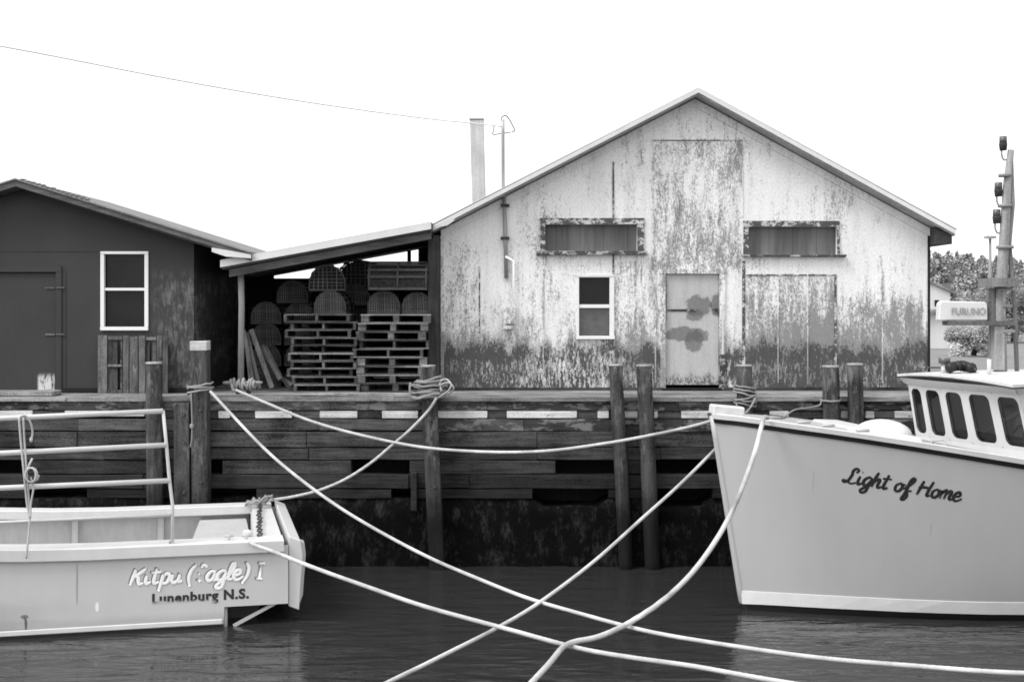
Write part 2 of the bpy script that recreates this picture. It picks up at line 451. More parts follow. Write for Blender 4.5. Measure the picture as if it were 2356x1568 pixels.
M['hill'] = k.finish(k.mul(k.add(a, 0.4), 0.10), 0.9)

# ================================================================== SETTING
m = MB(); m.face([(-600, -400, 0), (900, -400, 0), (900, DE + 0.6, 0), (-600, DE + 0.6, 0)])
tag(m.build('water', M['water'], fixn=False), kind='structure')
m = MB(); m.box(-300, 500, 26.9, 1500, -2, DECK - 0.03)
tag(m.build('ground', M['ground']), kind='structure')
# hill
rows = []
for j in range(9):
    y = 190 + j * 14; r = []
    for i in range(50):
        x = 40 + i * 6.0
        env = math.exp(-((j - 4) / 2.6) ** 2)
        hh = (8.2 - abs(x - 78) * 0.05 + 2.4 * mnoise.noise(Vector((x * 0.045, j * 0.3, 1.2)))) * env + DECK - 0.2
        r.append((x, y, max(hh, DECK - 0.3)))
    rows.append(r)
m = MB(); m.grid(rows); tag(m.build('hill', M['hill']), kind='structure')
# trees on the hill: many leaf clumps (far, one mass)
m = MB()
for i in range(900):
    j = random.uniform(-1, 5); x = random.uniform(50, 130); y = 190 + j * 14
    env = math.exp(-((j - 4) / 2.6) ** 2)
    z0 = (8.2 - abs(x - 78) * 0.05 + 2.4 * mnoise.noise(Vector((x * 0.045, j * 0.3, 1.2)))) * env + DECK - 0.2
    H = random.uniform(1.6, 3.2); con = random.random() < 0.5; tn = random.uniform(1.6, 3.6)  # raised leaf tone: the paleness of distant haze is put into the colour
    for q in range(110):
        t = random.random(); rr = H * (0.32 * (1 - t) + 0.03 if con else 0.42 * math.sin(math.pi * (0.12 + 0.85 * t)))
        a = random.uniform(0, 6.283); rr *= math.sqrt(random.random())
        c = Vector((x + rr * math.cos(a), y + rr * math.sin(a), z0 + t * H)); s_ = random.uniform(0.10, 0.26)
        u = Vector([random.uniform(-1, 1) for _ in range(3)]).normalized() * s_; w = u.orthogonal().normalized() * s_
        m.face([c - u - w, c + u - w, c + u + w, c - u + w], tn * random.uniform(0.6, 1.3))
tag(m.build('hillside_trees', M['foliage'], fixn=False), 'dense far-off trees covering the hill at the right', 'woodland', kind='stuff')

# ================================================================== WHARF
wharf = thing('timber_wharf', (0, DE, 0), 'long weathered timber wharf face with white dashes under its deck edge', 'wharf')
m = MB(); y = DE - 0.07; first = True
while y < 27.0:   # long deck boards parallel to the edge
    w = random.uniform(0.22, 0.27); x = -18 + random.uniform(0, 3)
    while x < 16:
        L_ = random.uniform(3.5, 6.0)
        m.box(x, x + L_ - 0.006, y + random.uniform(-.012, .012) * first, y + w - 0.010, DECK - 0.07, DECK + random.uniform(-0.008, 0.002), random.uniform(0.72, 1.15), .003); x += L_
    y += w; first = False
m.build('deck', M['deck_wood'], wharf)
def ex(px, d=DE): return (px - 1178.0) * d / F
def ez(py, d=DE): return EYE - (py - HY) * d / F
def course(name, mat, segs, y0, y1, proud=0.0, depth=0.25, jit=0.008, d=DE):
    for (a, b, tone) in segs:
        pr = proud + random.uniform(0, 0.035); m = MB()
        A_, B_ = ex(a) + 0.004, ex(b) - 0.004; n = max(1, int((B_ - A_) / .5)); rows = []
        for i in range(n + 1):
            x = A_ + (B_ - A_) * i / n; e0, e1 = random.uniform(-jit, jit), random.uniform(-jit, jit)
            zl, zh = ez(y1) + .004 + e0, ez(y0) - .004 + e1
            rows.append([(x, d - pr, zl), (x, d - pr, zh), (x, d + depth, zh), (x, d + depth, zl)])
        m.grid(rows, tone, smooth=False, closed=True); m.face(rows[0], tone); m.face(rows[-1], tone)
        m.build(name, mat, wharf, bevel=0.008)
def cuts(xs, lo=0.6, hi=1.4):
    return [(xs[i], xs[i + 1], random.uniform(lo, hi)) for i in range(len(xs) - 1)]
# top stringer under the deck boards
course('top_stringer', M['wharf_patchy'], [(-900, 0, .8), (0, 115, .45), (115, 330, .6), (330, 440, 1.1), (440, 760, 1.2), (760, 1120, .95), (1120, 1180, .7), (1180, 1420, .55), (1420, 1560, .45), (1560, 1700, .9), (1700, 1850, .7), (1850, 2600, .4), (2600, 3300, .6)], 921, 944)
# row of blocks: whitewashed and bare
white = [(-700, -420), (-330, -90), (0, 76), (150, 333), (503, 530), (588, 672), (736, 822), (880, 962), (1004, 1121), (1166, 1327), (1375, 1401), (1436, 1467), (1504, 1513), (1567, 1645), (1770, 1814), (1934, 1954), (1990, 2010), (2059, 2180), (2290, 2420), (2560, 2800)]
bm_w = MB(); bm_d = MB(); prev = -900
for (a, b) in white:
    z1 = ez(945 if a > 400 else 944); z0 = ez(961 if a > 400 else 957)
    bm_w.box(ex(a), ex(b), DE - 0.02 - random.uniform(0, .02), DE + .1, z0, z1, random.uniform(.88, 1.05), 0.004)
    if a > prev: bm_d.box(ex(prev) + .003, ex(a) - .003, DE + random.uniform(.0, .03), DE + .12, ez(962), ez(945), random.uniform(.6, 1.3), 0.003)
    prev = b
bm_d.box(ex(prev), ex(3300), DE, DE + .12, ez(962), ez(945), .8)
bm_w.build('whitewashed_block', M['white_block'], wharf, bevel=0.006); bm_d.build('spacer_block', M['wharf_plank'], wharf, bevel=0.006)
course('face_timber', M['wharf_plank'], cuts([-900, -300, 180, 430, 735, 990], .9, 1.6), 963, 990)
course('face_timber', M['wharf_patchy'], [(990, 1205, .9), (1205, 1420, .55), (1420, 1660, .6), (1660, 2600, .5)], 963, 992, .01)
course('face_timber', M['wharf_plank'], cuts([-900, -200, 80, 178, 480, 705, 1000, 1235, 1480, 1700, 2100, 2700, 3300], .7, 1.2), 992, 1028, .01)
course('face_timber', M['wharf_plank'], cuts([-900, -120, 240, 710, 1000, 1236, 1520, 2000, 2600, 3300], .6, 1.1), 1029, 1057)
course('face_timber', M['wharf_plank'], [(-900, -60, .6), (60, 440, .6), (512, 808, .75), (942, 1000, .5), (1000, 1278, .8), (1430, 1478, .5), (1660, 2600, .4), (2600, 3300, .4)], 1058, 1090, -.01)
course('face_timber', M['wharf_plank'], cuts([-900, -100, 330, 480, 940, 1080, 1500, 2100, 2700, 3300], .3, .6), 1091, 1123, .0)
course('face_timber', M['wharf_plank'], [(-900, 60, .3), (200, 420, .3), (590, 900, .45), (960, 1225, .4), (1400, 1510, .2), (1640, 2600, .2), (2600, 3300, .3)], 1124, 1146, .0)
# dark backing behind the gaps
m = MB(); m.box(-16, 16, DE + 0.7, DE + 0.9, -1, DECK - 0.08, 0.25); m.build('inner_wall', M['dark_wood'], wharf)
# weedy crib below
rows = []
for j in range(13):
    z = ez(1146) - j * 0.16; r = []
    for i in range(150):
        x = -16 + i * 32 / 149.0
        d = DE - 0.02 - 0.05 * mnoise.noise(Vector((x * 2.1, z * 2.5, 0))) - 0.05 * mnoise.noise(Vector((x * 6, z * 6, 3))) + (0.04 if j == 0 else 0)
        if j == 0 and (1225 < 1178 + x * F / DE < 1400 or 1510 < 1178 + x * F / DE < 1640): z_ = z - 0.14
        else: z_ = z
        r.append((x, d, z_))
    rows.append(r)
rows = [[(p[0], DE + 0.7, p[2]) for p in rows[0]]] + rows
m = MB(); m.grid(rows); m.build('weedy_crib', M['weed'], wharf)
for (px0, px1, py0, py1) in ((946, 960, 1085, 1172),):
    m = MB(); m.box(ex(px0), ex(px1), DE - 0.1, DE + 0.02, ez(py1), ez(py0), 0.7, .01); m.build('cross_timber', M['wharf_plank'], wharf, bevel=.01)
# loose ledge board at far left
m = MB(); m.box(ex(-200), ex(115), DE + 0.1, DE + 0.55, DECK + 0.006, DECK + 0.075, 1.1, .006)
o = m.build('ledge_board', M['deck_wood'], bevel=.01, origin=(ex(0), DE + .3, DECK)); tag(o, 'flat board lying on the wharf edge before the dark shed door', 'board')
m = MB(); m.box(ex(690), ex(1000), DE + 0.02, DE + 0.22, DECK + 0.004, DECK + 0.05, 1.2, .006)
o = m.build('edge_plank', M['deck_wood'], bevel=.008, origin=(ex(840), DE + .1, DECK)); tag(o, 'long pale plank along the wharf edge in front of the pallet stacks', 'plank')

# ---- piles
def pile(px, pyt, pyb, w, name_label, dxb=0, d=DE - 0.18, top='rim', bolts=(), square=False, streak=None, group='mooring piles along the wharf', r2=None):
    a = P(px, pyt, d); zb = max(-1.0, P(px + dxb, pyb, d).z)
    b = P(px + dxb, pyb, d); 
    r = w * d / F / 2
    root = thing('wharf_pile', (b.x, d, b.z), name_label, 'pile', group)
    pts = []; rr = []
    n = 12
    for i in range(n + 1):
        t = i / n; q = a.lerp(b, t); pts.append(q); rr.append(r * (1 + 0.05 * t + random.uniform(-.02, .02)))
    m = MB()
    if square:
        m.bar(b, a, r * 2, r * 2, 1.0, Vector((0, 1, 0)))
        m.build('shaft', M['pile'], root, bevel=.012)
    else:
        m.tube(list(reversed(pts)), list(reversed(rr)), 14, 1.0)
        m.build('shaft', M['pile'], root)
    if top == 'rim':
        m = MB(); m.tube([a - Vector((0, 0, .015)), a + Vector((0, 0, .018))], r * 1.03, 14, 0.9); m.build('worn_top', M['pile_top'], root)
    elif top == 'cap':
        m = MB(); m.box(a.x - r * 1.04, a.x + r * 1.04, d - r * 1.05, d + r * 1.05, a.z - .14, a.z + .012, 1.35, .006); m.build('painted_top', M['pile_top'], root, bevel=.01)
    for (bxp, byp) in bolts:
        c = P(bxp, byp, d - r * (1.0 if square else .95)); m = MB()
        m.tube([c + Vector((0, .02, 0)), c + Vector((0, -.018, 0))], .030, 10, 1.0); m.tube([c + Vector((0, -.018, 0)), c + Vector((0, -.04, 0))], .014, 8, 1.6)
        m.build('bolt', M['dark_metal'], root)
    return root
pile(354, 835, 1330, 37, 'worn mooring pile behind the white boat rail, in front of the leaning board panel', 4, streak=1)
pile(421, 926, 1330, 35, 'short square bolted timber standing left of the pale-capped pile', 3, bolts=((423, 953), (423, 1018), (424, 1132)), top=None, square=True, d=DE - .2)
pile(461, 786, 1330, 37, 'tall square pile with pale painted top and rope tied round it', 4, bolts=((461, 943), (463, 1108)), top='cap', square=True)
pile(985, 842, 1330, 34, 'pile wrapped in a thick coil of rope at the corner of the barn', 22, bolts=((990, 966), (996, 1041), (1000, 1120)), square=True, d=DE - .2)
pile(1416, 840, 1330, 31, 'thinner left pile of the pair left of the barn door', 26)
pile(1481, 841, 1330, 35, 'right pile of the pair, just left of the barn door, with pale scraped side', 22)
pile(1712, 841, 1330, 36, 'pile right of the barn door with rope wound round it', 8)
pile(1911, 843, 1330, 38, 'left pile of the pair behind the foredeck, thin rope tied round it', 10)
pile(1967, 838, 1330, 36, 'right pile of the pair behind the foredeck, nearest the wheelhouse', 10)

# ================================================================== BARN
barn = thing('barn', (bx(1577), DB, DECK), 'large gabled barn with flaking white paint on the wharf', 'barn')
RF = 22.22
pk = P(1607, 203, RF); le = P(985, 524, RF); re = P(2199, 529, RF)
sl_ = (pk.z - le.z) / (pk.x - le.x); sr_ = (pk.z - re.z) / (re.x - pk.x)
def roofz(x):
    return pk.z - (pk.x - x) * sl_ if x < pk.x else pk.z - (x - pk.x) * sr_
holes = {}
def hole(n, x0, x1, y0, y1): holes[n] = (bx(x0), bx(x1), bz(y1), bz(y0)); return holes[n]
h1 = hole('tw1', 1254, 1466, 516, 578); h2 = hole('tw2', 1722, 1926, 521, 586)
h3 = hole('door', 1531, 1655, 630, 893); h4 = hole('win', 1329, 1405, 638, 772)
XL, XR = bx(1015), bx(2138)
xs = sorted(set([XL, XR, pk.x] + [h[i] for h in holes.values() for i in (0, 1)]))
zs = sorted(set([DECK - 0.05] + [h[i] for h in holes.values() for i in (2, 3)]))
m = MB()
for i in range(len(xs) - 1):
    xa, xb = xs[i], xs[i + 1]; ta, tb = roofz(xa) - .13, roofz(xb) - .13
    col = [z for z in zs if z < min(ta, tb)]
    for j in range(len(col)):
        z0 = col[j]; last = j == len(col) - 1
        z1 = None if last else col[j + 1]
        zm = z0 + 0.001
        if any(h[0] - 1e-5 <= xa and xb <= h[1] + 1e-5 and h[2] - 1e-5 <= zm < h[3] for h in holes.values()): continue
        m.face([(xa, DB, z0), (xb, DB, z0), (xb, DB, tb if last else z1), (xa, DB, ta if last else z1)])
# reveals
for h in holes.values():
    for (a, b) in (((h[0], h[2]), (h[0], h[3])), ((h[1], h[2]), (h[1], h[3])), ((h[0], h[2]), (h[1], h[2])), ((h[0], h[3]), (h[1], h[3]))):
        m.face([(a[0], DB, a[1]), (b[0], DB, b[1]), (b[0], DB + .14, b[1]), (a[0], DB + .14, a[1])])
BK = 33.0
m.face([(XL, DB, DECK - .05), (XL, BK, DECK - .05), (XL, BK, roofz(XL) - .13), (XL, DB, roofz(XL) - .13)])
m.face([(XR, DB, DECK - .05), (XR, BK, DECK - .05), (XR, BK, roofz(XR) - .13), (XR, DB, roofz(XR) - .13)])
m.face([(XL, BK, DECK - .05), (XR, BK, DECK - .05), (XR, BK, roofz(XR) - .13), (pk.x, BK, pk.z - .13), (XL, BK, roofz(XL) - .13)])
m.build('wall', M['barn'], barn, fixn=False)
# roof slabs
for side in (0, 1):
    e = le if side == 0 else re
    x0, z0 = e.x, e.z; m = MB()
    m.prism([(x0, RF + .03, z0), (pk.x, RF + .03, pk.z), (pk.x, RF + .03, pk.z - .10), (x0, RF + .03, z0 - .10)], (0, BK + .4 - RF, 0))
    rf = m.build('roof', M['soffit'], barn)
    m = MB(); m.prism([(x0 - (.03 if side == 0 else -.03), RF, z0 + .006), (pk.x, RF, pk.z + .006), (pk.x, RF, pk.z + .02), (x0 - (.03 if side == 0 else -.03), RF, z0 + .02)], (0, BK + .4 - RF, 0))
    m.build('roof_sheet', M['fascia'], rf)
    m = MB(); m.prism([(x0, RF - .005, z0 - .075), (pk.x, RF - .005, pk.z - .075), (pk.x, RF - .005, pk.z + .004), (x0, RF - .005, z0 + .004)], (0, .03, 0)); m.build('fascia', M['fascia'], rf)
    # barge board set back, in shade of the sheet
    xe = XL if side == 0 else XR
    m = MB(); m.prism([(xe, DB - .04, roofz(xe) - .26), (pk.x, DB - .04, pk.z - .26), (pk.x, DB - .04, pk.z - .12), (xe, DB - .04, roofz(xe) - .12)], (0, .035, 0)); m.build('rake_board', M['barn'], barn)
# boxed eave return on the right, left corner bit
m = MB(); zz = roofz(XR) - .1
m.prism([(XR + .003, RF + .1, zz - .02), (re.x - .03, RF + .1, re.z - .11), (re.x - .03, RF + .1, re.z - .24), (XR + .003, RF + .1, re.z - .24)], (0, BK - RF, 0), .9); m.build('eave_box', M['roofdark'], barn)
m = MB(); m.prism([P(986, 524, RF - .01), P(1040, 500, RF - .01), P(1046, 506, RF - .01), P(1030, 518, RF - .01), P(1012, 522, RF - .01), P(988, 534, RF - .01)], (0, .05, 0)); m.build('eave_trim', M['white'], barn)
# battens / board joints
for (px, y0, y1, w, mat) in ((1411, 372, 500, 4, 'flaked_trim'), (1411, 586, 634, 4, 'flaked_trim'), (1103, 612, 800, 3, 'flaked_trim'), (1560, 330, 600, 3, 'barn_trim'), (1708, 330, 500, 3, 'barn_trim'),
                             (1711, 600, 890, 7, 'flaked_trim'), (1858, 630, 885, 3, 'barn_trim'), (1922, 630, 885, 5, 'flaked_trim'), (1790, 640, 880, 3, 'barn_trim'), (1250, 620, 860, 3, 'barn_trim'), (1508, 620, 880, 3, 'barn_trim'), (2030, 640, 880, 3, 'barn_trim')):
    m = MB(); m.box(bx(px - w / 2), bx(px + w / 2), DB - .014, DB - .001, bz(y1), bz(y0), 1.0); m.build('batten', M[mat], barn)
m = MB(); m.box(bx(1500), bx(1708), DB - .012, DB - .001, bz(324), bz(322)); m.box(bx(1716), bx(1925), DB - .012, DB - .001, bz(634), bz(631)); m.build('joint_strip', M['flaked_trim'], barn)
m = MB(); m.box(XR - .03, XR + .012, DB - .02, DB + .04, DECK, roofz(XR) - .2, .5); m.build('corner_board', M['dark_wood'], barn)
m = MB(); m.box(XL - .012, XL + .05, DB - .02, DB + .04, DECK, roofz(XL) - .2); m.build('corner_board', M['barn_trim'], barn)
m = MB(); m.box(XL, bx(1525), DB - .05, DB - .002, DECK - .02, DECK + .05, .8, .004); m.box(bx(1665), XR, DB - .05, DB - .002, DECK - .02, DECK + .05, .8, .004); m.build('sill_beam', M['wharf_plank'], barn)
# long boarded windows
for (h, x0, x1, y0, y1, sx0, sx1) in ((h1, 1243, 1482, 502, 586, 1234, 1488), (h2, 1710, 1932, 508, 591, 1706, 1944)):
    wn = MB(); wn.box(h[0], h[1], DB + .10, DB + .13, h[2], h[3]); w = wn.build('boarded_window', M['boards'], barn)
    f = MB()
    f.box(bx(x0), bx(x1), DB - .035, DB - .002, h[3], bz(y0), 1, .006); f.box(bx(x0), h[0], DB - .03, DB - .002, h[2], h[3] - .003, 1, .005); f.box(h[1], bx(x1), DB - .03, DB - .002, h[2], h[3] - .003, 1, .005)
    f.build('frame', M['flaked_trim'], w)
    f = MB(); f.box(bx(sx0), bx(sx1), DB - .11, DB - .001, bz(y1), h[2] - .003, .8, .006); f.build('sill', M['flaked_trim'], w)
# double-hung white window
wn = MB(); wn.box(h4[0], h4[1], DB + .05, DB + .06, h4[2], h4[3]); w = wn.build('window', M['glass'], barn)
f = MB(); t = .055
f.box(h4[0] - .02, h4[0] + .025, DB - .03, DB + .045, h4[2], h4[3]); f.box(h4[1] - .02, h4[1] + .06, DB - .03, DB + .045, h4[2], h4[3])
f.box(h4[0] - .03, h4[1] + .07, DB - .033, DB + .045, h4[3] + .003, h4[3] + .05, .85); f.box(h4[0] - .03, h4[1] + .07, DB - .05, DB + .045, h4[2] - .06, h4[2] - .003)
f.build('frame', M['window_white'], w, bevel=.004)
f = MB(); f.box(h4[0] + .027, h4[1] - .022, DB - .01, DB + .046, bz(708), bz(700)); f.build('meeting_rail', M['window_white'], w)
f = MB(); f.box(h4[0] + .03, h4[1] - .025, DB + .042, DB + .047, h4[2] + .01, bz(709), 1.0); 
k = NT('grey pane film'); a = k.noise(k.pos, 8, 3); M['greypane'] = k.finish(k.mul(k.add(a, .5), .09), .25, None, spec=.5)
f.build('lower_pane', M['greypane'], w)
# door
f = MB(); f.box(h3[0] + .006, h3[1] - .006, DB + .03, DB + .075, h3[2] + .06, h3[3] - .006); dr = f.build('door', M['door'], barn, bevel=.004)
f = MB(); f.box(bx(1534), bx(1600), DB + .018, DB + .031, bz(716), bz(711), .5); f.build('bar', M['flaked_trim'], dr)
f = MB(); c = P(1648, 712, DB - .0); f.tube([c + Vector((0, .04, 0)), c + Vector((0, -.04, 0))], .03, 10); f.tube([c + Vector((0, -.05, 0)), c + Vector((-.08, -.05, 0))], .012, 6); f.build('handle', M['dark_metal'], dr)
f = MB(); f.box(bx(1519), h3[0], DB - .03, DB - .002, DECK + .02, h3[3], 1, .004); f.box(h3[1], bx(1668), DB - .03, DB - .002, bz(815), h3[3], 1, .004); f.box(bx(1517), bx(1671), DB - .036, DB - .002, h3[3] + .003, bz(618), 1, .004); f.build('door_frame', M['barn_trim'], barn)
f = MB(); f.box(h3[1] + .002, bx(1668), DB - .028, DB - .002, DECK + .02, bz(817), .6, .004); f.box(h3[0], h3[0] + .0, 0, 0, 0, 0)
f.build('door_frame_foot', M['flaked_trim'], barn)
f = MB(); f.box(h3[0] - .06, h3[1] + .03, DB - .1, DB + .08, DECK + .003, DECK + .035, .4, .004); f.build('threshold', M['dark_wood'], barn)
f = MB(); f.box(bx(1660), bx(1664), DB - .045, DB - .031, bz(815), bz(700), 1.0); f.build('door_batten', M['white'], barn)

# service mast, conduit, meter box on the barn
mast = thing('service_mast', P(1160, 905, DB - .1), 'thin conduit mast with curled cable top rising up the left of the barn front', 'service mast')
pm = DB - .12
f = MB(); f.tube([P(1158, 452, pm), P(1157, 300, RF - .2 + .15), P(1157, 276, RF)], .032, 8); f.build('pipe', M['metal'], mast)
f = MB(); f.tube([P(1160, 452, DB - .06), P(1165, 640, DB - .05)], .035, 8, .6); f.build('conduit', M['metal'], mast)
f = MB(); f.tube([P(1163, 590, DB - .09), P(1181, 600, DB - .07), P(1181, 705, DB - .06)], .02, 8, 1.6); f.build('lower_conduit', M['window_white'], mast)
f = MB(); f.tube(spline([P(1155, 290, RF), P(1154, 272, RF), P(1162, 266, RF), P(1170, 272, RF), P(1180, 290, RF), P(1184, 300, RF), P(1178, 304, RF)]), .013, 6, .5)
f.tube(spline([P(1157, 292, RF), P(1138, 290, RF), P(1136, 300, RF), P(1134, 309, RF), P(1150, 308, RF), P(1176, 304, RF)]), .011, 6, .5)
f.build('weatherhead', M['metal'], mast)
f = MB(); f.box(bx(1160), bx(1186), DB - .17, DB - .02, bz(745), bz(706), 1.0); f.build('meter_box', M['barn_trim'], mast, bevel=.01)
f = MB(); f.box(bx(1158), bx(1184), DB - .15, DB - .02, bz(757), bz(748), .35); f.build('lower_box', M['barn_trim'], mast, bevel=.01)
for y in (470, 545):
    f = MB(); f.box(bx(1152), bx(1172), DB - .1, DB - .002, bz(y + 6), bz(y), .6); f.build('clamp', M['dark_metal'], mast)

# pole behind roof and service wire
p0 = P(1111, 640, 24.5); p1 = P(1097, 277, 24.5)
po = thing('utility_pole', (p0.x, p0.y, DECK), 'thick flat-topped pale grey pole leaning behind the low end of the barn roof', 'pole')
f = MB(); f.bar(Vector((p0.x + .02, 24.5, DECK)), p1, .265, .265, 1.0, Vector((0, 1, 0))); f.build('shaft', M['grey_pole'], po, bevel=.02)
f = MB(); f.box(p1.x - .14, p1.x + .14, 24.36, 24.64, p1.z - .0, p1.z + .02, .5); f.build('cap', M['metal'], po)
pts = []
A = P(-300, 60, 20.0); B = P(1152, 289, RF)
ctl = [P(-300, 62, 18), P(10, 108, 19.2), P(400, 183, 20.3), P(700, 234, 21.2), P(950, 269, 21.9), P(1080, 283, 22.05), P(1155, 291, 22.05)]
f = MB(); f.tube(spline(ctl, 6), .0125, 6, 1.5); o = f.build('overhead_wire', M['metal'], origin=ctl[-1]); tag(o, 'thin overhead wire crossing the sky down to the barn service mast', 'wire')

# ================================================================== LEAN-TO
lean = thing('lean_to', P(760, 905, 22.0), 'open-fronted storage lean-to between the dark shed and the barn', 'shelter')
RL = 21.75; a = P(510, 602, RL); b = P(992, 514, RL)
LB = 26.6; TH = .13
f = MB(); f.prism([a, b, b - Vector((0, 0, TH)), a - Vector((0, 0, TH))], (0, LB - RL, 0), 1.0); rf = f.build('roof', M['roofdark'], lean)
f = MB(); f.prism([a + Vector((-.02, -.025, .015)), b + Vector((0, -.025, .015)), b + Vector((0, -.025, -.095)), a + Vector((-.02, -.025, -.095))], (0, .024, 0)); f.build('fascia', M['fascia'], rf)
f = MB(); f.prism([a + Vector((-.02, -.02, .018)), b + Vector((0, -.02, .018)), b + Vector((0, -.02, .03)), a + Vector((-.02, -.02, .03))], (0, LB - RL, 0)); f.build('roof_sheet', M['fascia'], rf)
f = MB(); f.prism([a + Vector((.12, .03, -TH - .002)), b + Vector((0, .03, -TH - .002)), b + Vector((0, .03, -TH - .13)), a + Vector((.12, .03, -TH - .13))], (0, .06, 0), .55); f.build('front_beam', M['greyfascia'], lean)
for y_ in (22.3, 22.9, 23.5, 24.1):
    f = MB(); f.prism([a + Vector((.1, y_ - RL, -TH - .002)), b + Vector((0, y_ - RL, -TH - .002)), b + Vector((0, y_ - RL, -TH - .09)), a + Vector((.1, y_ - RL, -TH - .09))], (0, .05, 0), .8); f.build('rafter', M['roofdark'], lean)
f = MB(); f.tube([P(554, 640, 22.0) + Vector((0, 0, .1)), P(556, 700, 22.0), P(554, 896, 22.0)], .052, 10); f.build('front_post', M['post'], lean)
zback = EYE + 60 * LB / F
x0 = -5.47; x1 = XL - .004
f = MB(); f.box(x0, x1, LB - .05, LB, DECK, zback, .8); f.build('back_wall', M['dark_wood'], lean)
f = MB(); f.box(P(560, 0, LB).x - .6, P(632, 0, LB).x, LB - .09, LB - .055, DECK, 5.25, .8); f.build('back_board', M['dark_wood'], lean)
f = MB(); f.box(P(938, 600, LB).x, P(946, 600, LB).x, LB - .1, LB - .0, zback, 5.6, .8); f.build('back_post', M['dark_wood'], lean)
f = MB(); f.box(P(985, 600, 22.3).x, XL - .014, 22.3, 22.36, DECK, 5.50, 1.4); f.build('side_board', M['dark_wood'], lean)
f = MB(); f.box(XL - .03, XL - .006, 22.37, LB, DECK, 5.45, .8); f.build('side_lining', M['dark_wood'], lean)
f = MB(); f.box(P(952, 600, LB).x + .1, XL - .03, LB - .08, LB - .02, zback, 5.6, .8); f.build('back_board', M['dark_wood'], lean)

# ================================================================== DARK SHED
shed = thing('shed', (dd(200), DS, DECK), 'dark boarded shed with low gable roof at the left of the wharf', 'shed')
SF = 21.62; spk = P(36, 414, SF); ser = P(577, 583, SF); ss = (spk.z - ser.z) / (ser.x - spk.x)
sel = Vector((2 * spk.x - ser.x, SF, ser.z))
SXR = dd(446); SXL = 2 * spk.x - SXR
def sz(x): return spk.z - abs(x - spk.x) * ss
SB = 26.66
wd = (dd(240), dd(334), tz(751), tz(585))    # window hole
dr_ = (dd(-120), dd(129), DECK + .02, tz(626))
xs = sorted([SXL, dr_[0], dr_[1], spk.x, wd[0], wd[1], SXR]); zs = sorted([DECK - .05, wd[2], wd[3], dr_[3]])
m = MB()
for i in range(len(xs) - 1):
    xa, xb = xs[i], xs[i + 1]; ta, tb = sz(xa) - .13, sz(xb) - .13
    col = [z for z in zs if z < min(ta, tb)]
    for j, z0 in enumerate(col):
        last = j == len(col) - 1; z1 = None if last else col[j + 1]
        if xa >= wd[0] - 1e-5 and xb <= wd[1] + 1e-5 and wd[2] - 1e-5 <= z0 < wd[3] - 1e-5: continue
        if xa >= dr_[0] - 1e-5 and xb <= dr_[1] + 1e-5 and z0 < dr_[3] - 1e-5: continue
        m.face([(xa, DS, z0), (xb, DS, z0), (xb, DS, tb if last else z1), (xa, DS, ta if last else z1)])
m.face([(SXR, DS, DECK - .05), (SXR, SB, DECK - .05), (SXR, SB, sz(SXR) - .13), (SXR, DS, sz(SXR) - .13)])
m.face([(SXL, DS, DECK - .05), (SXL, SB, DECK - .05), (SXL, SB, sz(SXL) - .13), (SXL, DS, sz(SXL) - .13)])
m.face([(SXL, SB, DECK - .05), (SXR, SB, DECK - .05), (SXR, SB, sz(SXR) - .13), (spk.x, SB, spk.z - .13), (SXL, SB, sz(SXL) - .13)])
for h in (wd, dr_):
    for (p, q) in (((h[0], h[2]), (h[0], h[3])), ((h[1], h[2]), (h[1], h[3])), ((h[0], h[2]), (h[1], h[2])), ((h[0], h[3]), (h[1], h[3]))):
        m.face([(p[0], DS, p[1]), (q[0], DS, q[1]), (q[0], DS + .09, q[1]), (p[0], DS + .09, p[1])])
m.build('wall', M['shed'], shed, fixn=False)
for e in (sel, ser):
    m = MB(); m.prism([(e.x, SF + .03, e.z), (spk.x, SF + .03, spk.z), (spk.x, SF + .03, spk.z - .12), (e.x, SF + .03, e.z - .12)], (0, SB - SF, 0)); rf = m.build('roof', M['roofdark'], shed)
    m = MB(); 
    m.prism([(e.x, SF, e.z - .08), (spk.x, SF, spk.z - .105), (spk.x, SF, spk.z - .002), (e.x, SF, e.z - .002)], (0, .028, 0)); m.build('fascia', M['greyfascia'], rf)
    m = MB(); m.prism([(e.x, SF - .03, e.z + .003), (spk.x, SF - .03, spk.z + .003), (spk.x, SF - .03, spk.z + .03), (e.x, SF - .03, e.z + .03)], (0, SB - SF, 0), 1.2); m.build('shingle_layer', M['roof'], rf)
# ragged shingle edge near the peak
m = MB()
for i in range(14):
    q = spk.lerp(ser, .02 + i * .021); m.box(q.x, q.x + .07, SF - .02, SF + .1, q.z + .028, q.z + .038 + random.uniform(0, .025), 1.1)
m.build('ragged_shingles', M['roof'], shed)
m = MB(); m.prism([P(487, 569, SF - .01), P(577, 585, SF - .01), P(577, 594, SF - .01), P(520, 590, SF - .01), P(487, 579, SF - .01)], (0, .03, 0)) ; m.prism([P(487, 569, SF - .02), P(487.5, 569, SF - .02), P(487.5, 569.5, SF - .02)], (0, .005, 0)); m.build('eave_trim', M['fascia'], shed)
w = MB(); w.box(wd[0], wd[1], DS + .06, DS + .07, wd[2], wd[3]); w = w.build('window', M['glass'], shed)
f = MB(); t = .06
f.box(wd[0] - t, wd[0] + .005, DS - .03, DS + .05, wd[2] - .0, wd[3] + .0); f.box(wd[1] - .005, wd[1] + t, DS - .03, DS + .05, wd[2], wd[3])
f.box(wd[0] - t, wd[1] + t, DS - .034, DS + .05, wd[3] + .003, wd[3] + .05); f.box(wd[0] - t, wd[1] + t, DS - .045, DS + .05, wd[2] - .065, wd[2] - .003)
f.build('frame', M['window_white'], w, bevel=.004)
f = MB(); f.box(wd[0] + .007, wd[1] - .007, DS - .015, DS + .05, tz(668), tz(662)); f.build('meeting_rail', M['window_white'], w)
